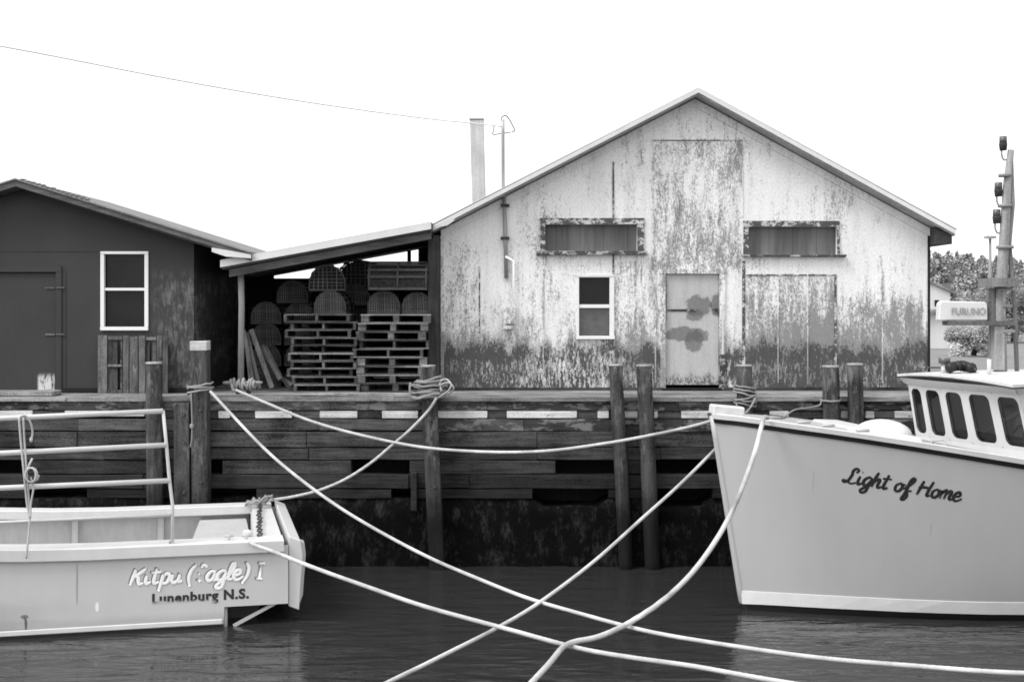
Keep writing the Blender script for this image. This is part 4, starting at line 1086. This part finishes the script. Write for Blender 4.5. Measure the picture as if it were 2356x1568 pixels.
m = MB(); q2 = bt[3].lerp(bt[4], .5) + nrm * .5; m.tube([q2 + Vector((.22 * math.sin(a_) * .3, .22 * math.cos(a_), .05 + .22 * math.sin(a_))) for a_ in [2 * math.pi * j / 16 for j in range(16)]], .02, 6, closed=True); m.build('steering_wheel', M['metal'], boat)
m = MB(); m.bar(bt[2] + nrm * .6 + Vector((0, 0, .1)), bt[4] + nrm * .8 + Vector((0, 0, .7)), .05, .05, 1.2); m.build('grab_pole', M['white'], boat)
# handle under window 4
m = MB(); q = [P(2205, 1046, 17.6), P(2206, 1010, 17.6), P(2236, 1008, 17.4), P(2236, 1044, 17.4)]; q = [x_ - nrm * .45 + Vector((0, 0, 0)) for x_ in q]; m.tube(q, .02, 8); m.tube([q[0].lerp(q[1], .6), q[3].lerp(q[2], .6)], .02, 8); m.build('grab_handle', M['metal'], boat)
# roof gear
m = MB(); m.tube([P(2128, 851, 19.2), P(2132, 845, 19.2), P(2240, 846, 18.5), P(2246, 852, 18.4)], .014, 6); m.tube([P(2170, 856, 18.9), P(2170, 846, 18.9)], .012, 6); m.build('roof_rail', M['dark_metal'], boat)
nl = MB(); nl.tube([P(2172, 858, 18.7), P(2173, 836, 18.7)], .045, 10); nl = nl.build('navigation_light', M['white'], boat)
m = MB(); m.tube([P(2173, 836, 18.7), P(2173, 822, 18.7)], .085, 12); m.build('lens', M['greypane'], nl)
m = MB()
for i in range(9): m.ball(P(2185 + i * 6.5, 848 - 7 * math.sin(.4 + i * .33) , 18.6 + random.uniform(-.1, .1)), .07, .09, .075 + .02 * random.random(), 8, 4)
o = m.build('life_raft_bundle', M['black'], origin=P(2210, 850, 18.6)); o.name = 'black_bundle'; tag(o, 'black lumpy bundle lying on the wheelhouse roof of the pale boat', 'bundle')
m = MB(); m.tube([P(2276, 862, 18.2), P(2276, 826, 18.2)], .03, 8); m.build('antenna_base', M['white'], boat)
# mast
DM = 18.9
mp = m = MB(); m.tube([P(2302, 862, DM), P(2300, 700, DM), P(2310, 560, DM), P(2318, 420, DM), P(2326, 345, DM)], [.095, .085, .075, .06, .045], 10); mastb = m.build('mast', M['mastgrey'], boat)
m = MB(); m.tube([P(2326, 360, DM), P(2330, 470, DM), P(2322, 560, DM), P(2334, 700, DM), P(2340, 860, DM)], .035, 8, .6); m.build('halyard_pipe', M['mastgrey'], mastb)
for (y, w_) in ((400, 20), (470, 22), (565, 30), (662, 34), (758, 36), (700, 24)):
    m = MB(); m.tube([P(2312, y, DM), P(2312, y + 7, DM)], w_ * DM / F / 2 + .03, 12, .5); m.build('collar', M['metal'], mastb)
for (x, y) in ((2308, 322), (2297, 428), (2293, 490)):
    lt = MB(); lt.tube([P(x, y + 24, DM), P(x, y + 10, DM), P(x, y + 8, DM)], [.05, .06, .06], 10, .7); lt = lt.build('mast_light', M['dark_metal'], mastb)
    m = MB(); m.tube([P(x, y + 8, DM), P(x, y - 8, DM)], .055, 10); m.build('lens', M['greypane'], lt)
    m = MB(); m.tube(spline([P(x - 4, y + 20, DM), P(x - 3, y + 36, DM), P(x + 3, y + 46, DM), P(x + 16, y + 40, DM)]), .014, 6, .6); m.build('bracket', M['metal'], lt)
# platform + radar scanner
m = MB(); m.box(P(2268, 0, DM).x, P(2325, 0, DM).x, DM - .3, DM + .3, P(0, 660, DM).z, P(0, 640, DM).z, .6); m.box(P(2272, 0, DM).x, P(2286, 0, DM).x, DM - .05, DM + .05, P(0, 740, DM).z, P(0, 662, DM).z, .5); m.build('lamp_platform', M['mastgrey'], mastb)
m = MB(); m.box(P(2176, 0, DM).x, P(2325, 0, DM).x, DM - .16, DM + .16, P(0, 748, DM).z, P(0, 738, DM).z, .35); m.box(P(2282, 0, DM).x, P(2304, 0, DM).x, DM - .12, DM + .12, P(0, 850, DM).z, P(0, 749, DM).z, .9); m.build('radar_platform', M['mastgrey'], mastb)
rd = MB(); rd.prism([P(2160, 737, DM - .1), P(2273, 737, DM - .1), P(2272, 700, DM - .1), P(2268, 694, DM - .1), P(2168, 692, DM - .1), P(2162, 698, DM - .1)], (0, .16, 0)); rd = rd.build('radar_scanner', M['white'], mastb, bevel=.015)
def text_mesh(body, size, offset=0.0, space=1.0, xs_=1.0):
    cu = bpy.data.curves.new('txt', 'FONT'); cu.body = body; cu.size = size; cu.offset = offset; cu.space_character = space; cu.resolution_u = 3
    o = bpy.data.objects.new('txt', cu); COL.objects.link(o); bpy.context.view_layer.update()
    dg = bpy.context.evaluated_depsgraph_get(); me = bpy.data.meshes.new_from_object(o.evaluated_get(dg))
    vs = [v_.co.copy() for v_ in me.vertices]; fs = [tuple(p_.vertices) for p_ in me.polygons]
    bpy.data.objects.remove(o); bpy.data.curves.remove(cu); bpy.data.meshes.remove(me); return vs, fs
vs, fs = text_mesh('FURUNO', 1.0, .03)
wid = max(v_.x for v_ in vs)
m = MB(); m.v = [P(2188 + v_.x / wid * 80, 724 - v_.y * 16 / .72, DM - .1) - Vector((0, .018, 0)) for v_ in vs]; m.f = fs; m.t = [1.0] * len(fs); m.sm = [False] * len(fs)
m.build('lettering', M['mastgrey'], rd, fixn=False)

# ================================================================== LETTERING HELPERS
squash_h = .004
GL = {
 'L': ([[(0.72, 1.25), (0.85, 1.55), (0.62, 1.72), (0.42, 1.45), (0.45, 0.9), (0.32, 0.25), (0.05, 0.05), (-.08, .22), (.2, .22), (.6, -.02), (1.0, .15)]], 1.05),
 'i': ([[(0.1, .95), (0.06, .4), (0.17, .03), (0.45, .25)], [(0.14, 1.42), (0.17, 1.47)]], .45),
 'g': ([[(0.62, .88), (0.35, 1.0), (0.06, .6), (0.15, .08), (0.42, .15), (0.62, .8)], [(0.64, .95), (0.58, .2), (0.5, -.6), (0.2, -.78), (0.08, -.5), (0.4, -.1), (0.8, .25)]], .75),
 'h': ([[(0.2, 1.7), (0.1, .9), (0.08, 0)], [(0.1, .45), (0.32, .95), (0.52, .88), (0.5, .3), (0.6, .02), (0.85, .2)]], .78),
 't': ([[(0.30, 1.62), (0.2, .4), (0.3, .03), (0.58, .2)], [(-.08, 1.12), (0.62, 1.18)]], .68),
 'o': ([[(0.4, 1), (0.08, .65), (0.13, .1), (0.42, .03), (0.6, .5), (0.42, .98), (0.52, .8), (0.8, .85)]], .74),
 'f': ([[(-.05, .35), (.4, .9), (.62, 1.5), (.45, 1.72), (.3, 1.3), (.27, .1), (.15, -.75), (.36, -.78), (.5, -.3), (.35, .1), (.7, .3)]], .72),
 'H': ([[(0.2, 1.62), (0.14, .8), (0.06, 0.0)], [(0.98, 1.7), (0.86, .8), (0.86, 0.05), (1.1, .15)], [(-.02, .8), (0.5, .95), (0.95, .85)]], 1.15),
 'm': ([[(0.06, .95), (0.05, 0)], [(0.06, .5), (.26, .97), (.42, .88), (.40, 0)], [(.42, .5), (.64, .97), (.8, .88), (.78, .25), (.9, .02), (1.1, .2)]], 1.05),
 'e': ([[(0.08, .42), (0.48, .62), (0.42, .98), (0.18, .92), (0.04, .45), (0.2, .03), (0.45, .05), (0.75, .35)]], .68),
 'K': ([[(.22, 1.6), (.12, .8), (-.02, 0)], [(0.95, 1.62), (.55, 1.15), (.18, .82)], [(.18, .82), (.45, .75), (.6, .05), (.9, .15)]], .98),
 'p': ([[(.12, 1.0), (.08, .2), (-.02, -.75)], [(.1, .6), (.35, 1.0), (.6, .75), (.5, .12), (.25, 0), (.08, .25)]], .75),
 'u': ([[(.08, .95), (.04, .3), (.22, .0), (.48, .3), (.56, .95)], [(.56, .95), (.54, .15), (.8, .15)]], .8),
 '(': ([[(.42, 1.75), (.12, 1.2), (.02, .4), (.18, -.4)]], .45),
 ')': ([[(.1, 1.75), (.36, 1.2), (.34, .4), (.05, -.4)]], .5),
 'E': ([[(.75, 1.45), (.5, 1.68), (.34, 1.42)], [(.32, .85), (.24, .7)], [(.2, .25), (.42, .02)]], .8),
 'a': ([[(.6, .9), (.3, .98), (.06, .5), (.2, .05), (.45, .2), (.6, .9)], [(.62, .95), (.56, .15), (.78, .15)]], .74),
 'l': ([[(.05, .3), (.38, 1.1), (.42, 1.6), (.25, 1.6), (.12, .8), (.14, .1), (.4, .15)]], .42),
 'I': ([[(.3, 1.55), (.3, .0)], [(.08, 1.55), (.52, 1.55)], [(.08, .0), (.52, .0)]], .6),
 ' ': ([], .42),
}
def write(s, bvh, p0, p1, unit, slant, wid_, mat, parent, name, hoff=.002, seed=1):
    """brush lettering on a surface: baseline from picture point p0 to p1"""
    rnd_ = random.Random(seed)
    adv = sum(GL[c_][1] for c_ in s); base = Vector(p1) - Vector(p0); ux = base / adv; L_ = base.length; n2 = Vector((ux.y, -ux.x)).normalized()
    m = MB(); x = 0; org = Vector((0, 0, EYE)); cnt = 0
    for c_ in s:
        st_, ad = GL[c_]
        for stroke in st_:
            pts = spline([Vector((q[0], q[1], 0)) for q in stroke], 5) if len(stroke) > 2 else [Vector((stroke[0][0], stroke[0][1], 0)), Vector((stroke[1][0], stroke[1][1], 0))]
            path = []; nn = []; rr = []
            for i, q in enumerate(pts):
                a_ = x + q.x + q.y * slant; px = Vector(p0) + ux * a_ + n2 * (q.y * unit)
                dirv = (P(px.x, px.y, 1.0) - org).normalized()
                hit = bvh.ray_cast(org, dirv)
                if hit[0] is None: continue
                nv = hit[1] if hit[1].dot(dirv) < 0 else -hit[1]
                path.append(hit[0] + nv * (hoff + cnt * .00025)); nn.append(nv)
                t = i / max(1, len(pts) - 1); rr.append(wid_ * (.62 + .38 * math.sin(math.pi * min(1, max(0, t * .9 + .08)))))
            cnt = (cnt + 1) % 8
            if len(path) > 1: m.tube(path, rr, 8, 1.0, squash=nn)
        x += ad
    return m.build(name, mat, parent, fixn=False)
write('Light of Home', bvhR, (1940, 1108), (2208, 1153), 20.5, .18, .0215, M['letter_dark'], boat, 'name_lettering')

# ================================================================== LEFT BOAT
OL = Vector((-3.02, 17.27, 0)); al = R(13.7); FW = Vector((-math.cos(al), -math.sin(al), 0)); IN = Vector((-math.sin(al), math.cos(al), 0))
def LL(s, i, z): return OL + FW * s + IN * i + Vector((0, 0, z))
b2 = thing('work_boat', LL(3, 1.7, 0), 'open white work boat with tube railing, stern towards the middle, at the left', 'boat')
M['hullL'] = hull_paint('white hull', 0.56, 0.012, 0.045, stains=((-5.65, .66, .012, .24, .28), (-5.41, .36, .02, .06, .95), (-6.27, .19, .016, .10, .05), (-6.27, .28, .05, .03, .15)))
GZ = 1.06; BM = 3.35
def lb(s):      # outboard bulge, half-beam taper at the bow
    return 0.0 if s < 5.5 else ((s - 5.5) / 4.5) ** 2 * BM / 2
ss_ = [0, .4, .84, .86, 1.5, 2.2, 3, 4, 5, 6, 7, 8, 9, 10]
hm = MB()
rows = []
for s in ss_:
    zb_ = .27 if s < .85 else -.3
    gz = GZ + max(0, s - 3) * .05
    rows.append([LL(s, lb(s) + (.10 if zz < .3 else .0) * (s > 3), zb_ + (gz - zb_) * (j / 8)) if True else None for j, zz in enumerate([zb_ + (gz - zb_) * q / 8 for q in range(9)])])
hm.grid(rows)
rows2 = []
for s in ss_:
    zb_ = .27 if s < .85 else -.3; gz = GZ + max(0, s - 3) * .05
    rows2.append([LL(s, BM - lb(s), zb_ + (gz - zb_) * j / 8) for j in range(9)])
hm.grid(rows2)
hm.face([LL(0, 0, .27), LL(0, BM, .27), LL(.86, BM, .27), LL(.86, 0, .27)])
hm.face([LL(.86, 0, .27), LL(.86, BM, .27), LL(.86, BM, -.3), LL(.86, 0, -.3)])
hm.face([LL(0, 0, .27), LL(0, BM, .27), LL(0, BM, GZ), LL(0, 0, GZ)])
hm.build('hull', M['hullL'], b2, fixn=False)
bvhL = BVHTree.FromPolygons([tuple(p) for p in hm.v], hm.f)
# gunwales : near, far
def rail(i0, i1, zt_, zb2, s0, s1, name, mat, mirror=False, par=b2, rise=True):
    m = MB(); rows = []
    for s in [s0 + (s1 - s0) * q / 12 for q in range(13)]:
        g = (max(0, s - 3) * .05 if rise else 0)
        a_, b_ = (lb(s) + i0, lb(s) + i1) if not mirror else (BM - lb(s) - i1, BM - lb(s) - i0)
        rows.append([LL(s, a_, zb2 + g), LL(s, a_, zt_ + g), LL(s, b_, zt_ + g), LL(s, b_, zb2 + g)])
    m.grid(rows, smooth=False, closed=True); m.face(rows[0]); m.face(rows[-1]); return m.build(name, mat, par, bevel=.012)
rail(-.07, .34, 1.14, .975, .06, 9.9, 'gunwale', M['white'])
rail(-.06, .26, 1.14, 1.0, .06, 9.9, 'gunwale', M['white'], True)
rail(-.025, .0, .115, .045, .87, 9.5, 'bottom_shoe', M['white'], rise=False)
# inner lining and floor
k = NT('worn inner paint'); a_ = k.noise(k.pos, 3, 5, .65); c_ = k.noise(k.scale(k.pos, (20, 20, 3)), 1, 4, .6)
M['inner'] = k.finish(k.mul(k.add(.6, k.mul(k.add(a_, c_), .38)), .46), .6, c_, .1, .003)
m = MB()
rows = [[LL(s, BM - lb(s) - .08, z) for z in (.3, .7, 1.0 + max(0, s - 3) * .05)] for s in (.4, 2, 3, 4, 5, 6, 7, 8, 9)]
m.grid(rows, smooth=False); m.build('inner_side', M['inner'], b2, fixn=False)
m = MB(); rows = [[LL(s, lb(s) + .07, z) for z in (.3, .7, 1.0 + max(0, s - 3) * .05)] for s in (.4, 2, 3, 4, 5, 6, 7, 8, 9)]; m.grid(rows, smooth=False); m.build('inner_side', M['inner'], b2, fixn=False)
m = MB(); m.grid([[LL(s, lb(s) + .05, .45), LL(s, BM - lb(s) - .05, .45)] for s in (.4, 3, 5, 6, 7, 8, 9)], smooth=False); m.build('deck', M['inner'], b2, fixn=False)
for s in (1.75, 3.02, 4.4, 5.8):
    m = MB(); m.bar(LL(s, BM - .13, .45), LL(s, BM - .13, 1.0), .09, .09, 1.3, IN); m.build('rib', M['inner'], b2)
# stern deck
m = MB(); m.prism([LL(.06, .341, 1.10), LL(.06, BM - .262, 1.10), LL(.36, BM - .262, 1.10), LL(.44, .341, 1.10)], (0, 0, -.05)); m.build('stern_deck', M['white'], b2)
m = MB(); m.prism([LL(.44, .341, 1.05), LL(.36, BM - .262, 1.05), LL(.36, BM - .262, .45), LL(.44, .341, .45)], FW * .02); m.build('stern_bulkhead', M['inner'], b2)
m = MB(); m.prism([LL(.45, .10, .93), LL(.45, BM - .10, .93), LL(1.15, BM - .10, .93), LL(1.35, .10, .93)], (0, 0, -.04)); m.build('stern_bench', M['inner'], b2)
# transom board, outboard
m = MB(); m.prism([LL(-.01, .05, .22), LL(-.15, .05, .16), LL(-.20, .05, .9), LL(-.17, .05, 1.10), LL(-.01, .05, 1.17)], IN * (BM - .05)); m.build('transom', M['white'], b2, bevel=.01)
m = MB(); m.prism([LL(-.205, .12, .35), LL(-.245, .12, .9), LL(-.225, .12, 1.06), LL(-.17, .12, 1.08), LL(-.15, .12, .2)], IN * .18); m.build('transom_cleat_board', M['metal'], b2)
# outrigger strut and post under the stern
m = MB(); m.tube([LL(.83, .06, .3), LL(.83, .06, -.3)], .035, 8, .7); m.bar(LL(.72, .05, .0), LL(.14, .05, .29), .05, .04, 1.0); m.bar(LL(.12, .04, .31), LL(.72, .04, .0), .02, .02, 1); m.build('stern_strut', M['metal'], b2)
m = MB(); m.prism([LL(.3, .5, .26), LL(.86, .5, .26), LL(.86, .5, -.3), LL(.55, .5, -.3)], IN * .05); m.build('rudder', M['dark_metal'], b2)
# seam batten on hull
# rope cleats on gunwale
for s in (.55, .78):
    m = MB(); m.tube([LL(s - .06, .12, 1.19), LL(s + .06, .12, 1.19)], .018, 6); m.tube([LL(s, .12, 1.13), LL(s, .12, 1.19)], .02, 6); m.build('cleat', M['metal'], b2)
m = MB(); m.box(-.06, .05, -.04, .04, 0, .09, 1, .012, Matrix.Translation(LL(.52, .3, 1.14))); m.build('fairlead', M['white'], b2, bevel=.02)
# railing
rl = thing('tube_railing', LL(1.5, .1, 1.14), 'white tube railing of four bars', 'railing'); 
bpy.data.objects.remove(rl)
tube_y = [(0, 962, 375, 945), (0, 1042, 383, 1023), (0, 1122, 390, 1105), (0, 1201, 393, 1184)]
DR0, DR1 = 16.28, 16.93
def rp_(x, y): return P(x, y, DR0 + (DR1 - DR0) * x / 397.0)
root = MB()
post = MB(); post.tube([rp_(375, 944), rp_(383, 1023), rp_(390, 1105), rp_(397, 1160), rp_(397, 1252)], .022, 10); po_ = post.build('rail_post', M['white'], b2)
for i, (x0, y0, x1, y1) in enumerate(tube_y):
    m = MB(); sl2 = (y0 - y1) / (x1 - x0); m.tube([rp_(x1, y1), rp_(x0, y0), rp_(-500, y0 + sl2 * 560)], .034 if i < 3 else .020, 10); m.build('rail_bar', M['white'], b2)
m = MB(); m.tube([rp_(-230, 975), rp_(-225, 1310)], .022, 10); m.build('rail_post', M['white'], b2)
m = MB(); q = rp_(397, 1254); m.box(-.09, .09, -.06, .06, -.03, .02, .7, .003, Matrix.Translation(q) @ Matrix.Rotation(al, 4, 'Z')); m.tube([q + Vector((-.03, 0, -.0)), q + Vector((-.03, 0, .06))], .02, 8, .5); m.build('post_foot', M['metal'], b2)
# dark chain on stern
m = MB()
for i in range(16):
    q = P(597 + math.sin(i) * 1.2, 1166 + i * 4.3, 20.0 - i * .165); q.z = 1.155 if i > 1 else 1.17
    m.tube([q + Vector(((.03 if i % 2 else .012) * math.cos(a_), .10 * math.sin(a_), (.0 if i % 2 else .02) * math.cos(a_))) for a_ in [2 * math.pi * j / 8 for j in range(8)]], .011, 5, closed=True)
o = m.build('chain', M['dark_metal'], origin=P(597, 1166, 20)); tag(o, 'dark chain lying across the white stern deck of the open work boat', 'chain')
# texts
M['letter_shadow'] = paint('grey lettering shadow', .22, .3, .6)
M['letter_white'] = paint('worn white lettering', .92, .1, .6)
write('Kitpu (Eagle) I', bvhL, (297, 1343), (603, 1328), 22.5, .16, .026, M['letter_shadow'], b2, 'lettering_shadow', .0015, 3)
write('Kitpu (Eagle) I', bvhL, (300, 1345), (606, 1330), 22.5, .16, .025, M['letter_white'], b2, 'name_lettering', .005, 3)
vs, fs = text_mesh('Lunenburg N.S.', 1.0, .045, 1.1); wid = max(v_.x for v_ in vs)
def on_hull(px, py, bvh, off=.004):
    org = Vector((0, 0, EYE)); d_ = (P(px, py, 1) - org).normalized(); h = bvh.ray_cast(org, d_)
    nv = h[1] if h[1].dot(d_) < 0 else -h[1]; return h[0] + nv * off
m = MB(); m.v = [on_hull(349 + v_.x / wid * 224, 1387 - (v_.x / wid) * 13 - v_.y * 22 / .72, bvhL) for v_ in vs]; m.f = fs; m.t = [1.0] * len(fs); m.sm = [False] * len(fs)
k = NT('worn dark lettering'); z = k.sep(k.pos); n_ = k.noise(k.scale(k.pos, (14, 14, 20)), 1, 4, .7)
lx0 = on_hull(349, 1380, bvhL); lx1 = on_hull(500, 1375, bvhL)
zb0 = k.add(lx0.z, k.mul(k.sub(z[0], lx0.x), (lx1.z - lx0.z) / (lx1.x - lx0.x)))
wear = k.mul(k.step(k.add(k.sub(z[2], zb0), k.mul(k.sub(n_, .5), .10)), -.005, -.045), k.step(z[0], lx1.x + .03, lx1.x - .1))
M['letter_worn'] = k.finish(k.lerp(wear, .035, .5), .6)
m.build('port_lettering', M['letter_worn'], b2, fixn=False)

# rope hanging from railing
m = MB()
def rpn(x, y, o=-.05): q = rp_(x, y); return q + Vector((0, o, 0))
m.tube(spline([rpn(47, 958), rpn(52, 1020), rpn(60, 1100), rpn(66, 1160), rpn(72, 1190)]), .014, 6)
m.tube(spline([rpn(57, 958), rpn(60, 1020), rpn(66, 1100), rpn(70, 1150), rpn(72, 1190), rpn(68, 1240), rpn(64, 1282)]), .013, 6)
m.tube(spline([rpn(50, 957), rpn(62, 955), rpn(74, 972), rpn(78, 992), rpn(76, 1012)]), .014, 6); m.ball(rpn(75, 1010), .022, .02, .035)
pts = [rpn(78 + 16 * math.cos(a_ * .6) * (1 - a_ * .012), 1090 + 17 * math.sin(a_ * .6), -.07 - a_ * .002) for a_ in range(24)]
m.tube(pts, .013, 6); m.tube(spline([rpn(66, 1085, -.08), rpn(74, 1065, -.09), rpn(80, 1052, -.08)]), .013, 6); m.tube(spline([rpn(76, 1095, -.08), rpn(82, 1120, -.08), rpn(76, 1155, -.07), rpn(74, 1188, -.06)]), .012, 6)
o = m.build('hanging_rope', M['rope'], origin=rp_(60, 958)); tag(o, 'thin white rope with small coil hanging from the railing of the work boat', 'rope')

# ================================================================== MOORING LINES
def line(name_label, ctl, r, n=14, mat='rope', knots=()):
    m = MB(); raw = spline([P(*c_) for c_ in ctl], n); pts = [raw[0]]; acc = 0.0
    for a_, b_ in zip(raw[:-1], raw[1:]):
        L_ = (b_ - a_).length; k_ = max(1, int(L_ / .022))
        for q_ in range(1, k_ + 1): pts.append(a_.lerp(b_, q_ / k_))
    m.tube(pts, r, 12)
    dist = 0.0
    for i_, p_ in enumerate(pts):      # three-strand lay
        if i_: dist += (p_ - pts[i_ - 1]).length
        for j_ in range(12):
            v_ = m.v[i_ * 12 + j_]; a_ = 2 * math.pi * j_ / 12
            m.v[i_ * 12 + j_] = p_ + (v_ - p_) * (1.0 + .20 * abs(math.cos(1.5 * (a_ + dist * 42))) - .08) + Vector((0, 0, .004 * math.sin(dist * 3.1)))
    for (x, y, d, rr) in knots: m.ball(P(x, y, d), rr, rr, rr, 8, 5)
    o = m.build('mooring_line', M[mat], origin=P(*ctl[0])); return tag(o, name_label, 'mooring line', 'mooring lines across the water')
line('long mooring line from the pale-topped pile down across the water to the right edge', [(484, 900, 20.7), (560, 982, 20.2), (640, 1060, 19.6), (730, 1131, 18.9), (860, 1215, 18.0), (1000, 1287, 17.0), (1120, 1339, 16.2), (1250, 1386, 15.4), (1440, 1439, 14.4), (1650, 1480, 13.5), (1900, 1513, 12.6), (2120, 1533, 12.0), (2340, 1546, 11.5), (2700, 1552, 10.6), (3200, 1545, 9.5)], .022)
line('mooring line sagging from the iron cleat to the top of the pale boat bow', [(543, 897, 20.95), (620, 930, 20.8), (700, 962, 20.6), (800, 993, 20.3), (900, 1016, 20.0), (1000, 1031, 19.7), (1130, 1040, 19.3), (1260, 1036, 19.0), (1400, 1019, 18.7), (1500, 1000, 18.5), (1590, 980, 18.3), (1650, 964, 18.15)], .022)
line('short line from the rope-wrapped corner pile to the work boat stern', [(1005, 915, 20.6), (985, 945, 20.6), (945, 987, 20.5), (905, 1021, 20.45), (850, 1066, 20.4), (790, 1104, 20.35), (730, 1129, 20.3), (670, 1143, 20.3), (620, 1150, 20.2), (600, 1156, 20.1)], .022)
line('mooring line from the near corner of the work boat stern down to the bottom edge', [(575, 1246, 17.1), (590, 1255, 16.9), (640, 1273, 16.6), (700, 1296, 16.2), (900, 1369, 15.2), (1060, 1417, 14.6), (1300, 1482, 13.9), (1450, 1511, 13.4), (1600, 1533, 13.0), (1760, 1560, 12.5), (2000, 1600, 11.8), (2300, 1640, 11.0)], .024)
line('mooring line rising from the bottom edge behind the pale boat stem', [(1690, 985, 18.7), (1655, 1024, 18.4), (1580, 1098, 17.8), (1500, 1172, 17.2), (1370, 1287, 16.3), (1245, 1383, 15.4), (1130, 1450, 14.6), (1000, 1517, 13.8), (900, 1564, 13.2), (780, 1625, 12.4)], .0215)
line('thick mooring line looped over the foredeck rail and kinked where it meets another line', [(1766, 960, 17.4), (1757, 962, 17.05), (1751, 985, 16.7), (1735, 1045, 16.2), (1700, 1140, 15.8), (1660, 1222, 15.4), (1600, 1307, 15.0), (1530, 1376, 14.6), (1450, 1431, 14.3), (1380, 1463, 14.05), (1325, 1474, 13.9), (1303, 1482, 13.75), (1290, 1492, 13.6), (1262, 1527, 13.2), (1225, 1568, 12.8), (1160, 1640, 12.2)], .029)
# rope bundle on the boat stern rail + chafed line tail
m = MB(); c = P(597, 1150, 20.15)
for i in range(5): wrap(m, c + Vector((random.uniform(-.06, .06), 0, 0)), .11 + random.uniform(-.03, .05), 1.17 + i * .015, 1.20 + i * .012, 1.1, .018, .7, .08, .02)
o = m.build('rope_knot', M['ropedark'], origin=c); tag(o, 'small heap of rope on the far stern rail of the work boat', 'rope')

# ================================================================== RIGHT BACKGROUND
def house(px0, px1, pyt, pye, pyb, d, dep, label, matw, name='house', win=()):
    x0, x1 = P(px0, 0, d).x, P(px1, 0, d).x; zt_, ze, zb_ = P(0, pyt, d).z, P(0, pye, d).z, DECK - .05
    root = thing(name, ((x0 + x1) / 2, d, DECK), label, name); xm = (x0 + x1) / 2
    m = MB(); m.prism([(x0, d, zb_), (x1, d, zb_), (x1, d, ze), (xm, d, zt_), (x0, d, ze)], (0, dep, 0)); m.build('wall', matw, root)
    m = MB()
    for (xa, xb) in ((x0, xm), (x1, xm)):
        e_ = -.25 if xa < xm else .25
        m.prism([(xa + e_, d - .2, ze - .1), (xb, d - .2, zt_ + .02), (xb, d - .2, zt_ + .14), (xa + e_, d - .2, ze + .02)], (0, dep + .4, 0), 1.3)
    m.build('roof', M['roof'], root)
    for (a_, b_, c_, e_) in win:
        m = MB(); m.box(P(a_, 0, d).x, P(b_, 0, d).x, d - .05, d - .005, P(0, e_, d).z, P(0, c_, d).z); m.build('window', M['glass'], root)
    return root
house(2075, 2186, 648, 672, 760, 75, 10, 'pale gabled house beyond the right corner of the barn', M['white'], win=((2150, 2160, 690, 704),))
house(2090, 2206, 720, 752, 850, 45, 6, 'white low shed wall seen just right of the barn corner', M['white'], 'shed')
# roofs beyond
# bush
def leafy(root_name, label, cx, cy, zb, H, Rr, n, cat='tree', tn=1.0, lsz=(.05, .13)):
    root = thing(root_name, (cx, cy, zb), label, cat)
    m = MB(); m.tube([(cx, cy, zb), (cx + .05, cy, zb + H * .4), (cx, cy, zb + H * .75)], [.09, .06, .03], 8)
    for i in range(6):
        a_ = i * 1.05; q = Vector((cx, cy, zb + H * (.2 + .08 * i))); m.tube([q, q + Vector((math.cos(a_) * Rr * .6, math.sin(a_) * Rr * .6, H * .25))], [.04, .015], 6)
    m.build('trunk', M['dark_wood'], root)
    m = MB(); cl = [(Vector((random.uniform(-1, 1) * Rr * .75, random.uniform(-1, 1) * Rr * .7, zb + H * random.uniform(.2, .92))), Rr * random.uniform(.2, .42), random.uniform(.5, 1.6)) for _ in range(26)]
    for i in range(n):
        c_, r_, t_ = random.choice(cl); v_ = Vector([random.gauss(0, 1) for _ in range(3)]).normalized() * r_ * random.uniform(.5, 1.05)
        q = Vector((cx, cy, 0)) + c_ + v_; s_ = random.uniform(*lsz); u_ = Vector([random.uniform(-1, 1) for _ in range(3)]).normalized(); w_ = u_.orthogonal().normalized()
        m.face([q - u_ * s_, q + w_ * s_ * .5, q + u_ * s_, q - w_ * s_ * .5], t_ * tn * random.uniform(.7, 1.3))
    m.build('crown', M['foliage'], root, fixn=False); return root
q = P(2240, 0, 38); leafy('bush', 'bushy pale-leaved tree between the white shed and the boat mast', q.x, 38, DECK, P(0, 752, 38).z - DECK, .75, 11000, 'bush', 3.6, (.02, .05))
q = P(2330, 0, 52); leafy('tree', 'taller dark tree behind the boat mast at the right edge', q.x, 52, DECK, P(0, 655, 52).z - DECK, 1.6, 13000, 'tree', 2.0, (.035, .09))
lp = P(2278, 620, 60); lpo = thing('lamp_post', (lp.x, 60, DECK), 'slender lamp post rising against the sky left of the boat mast', 'lamp post')
m = MB(); m.tube([(lp.x, 60, DECK), P(2278, 548, 60)], [.12, .06], 8, .5); m.build('shaft', M['metal'], lpo); m = MB(); c = P(2278, 546, 60); m.box(c.x - .22, c.x + .22, 59.8, 60.2, c.z - .06, c.z + .06, .6, .01); m.build('lamp_head', M['metal'], lpo)
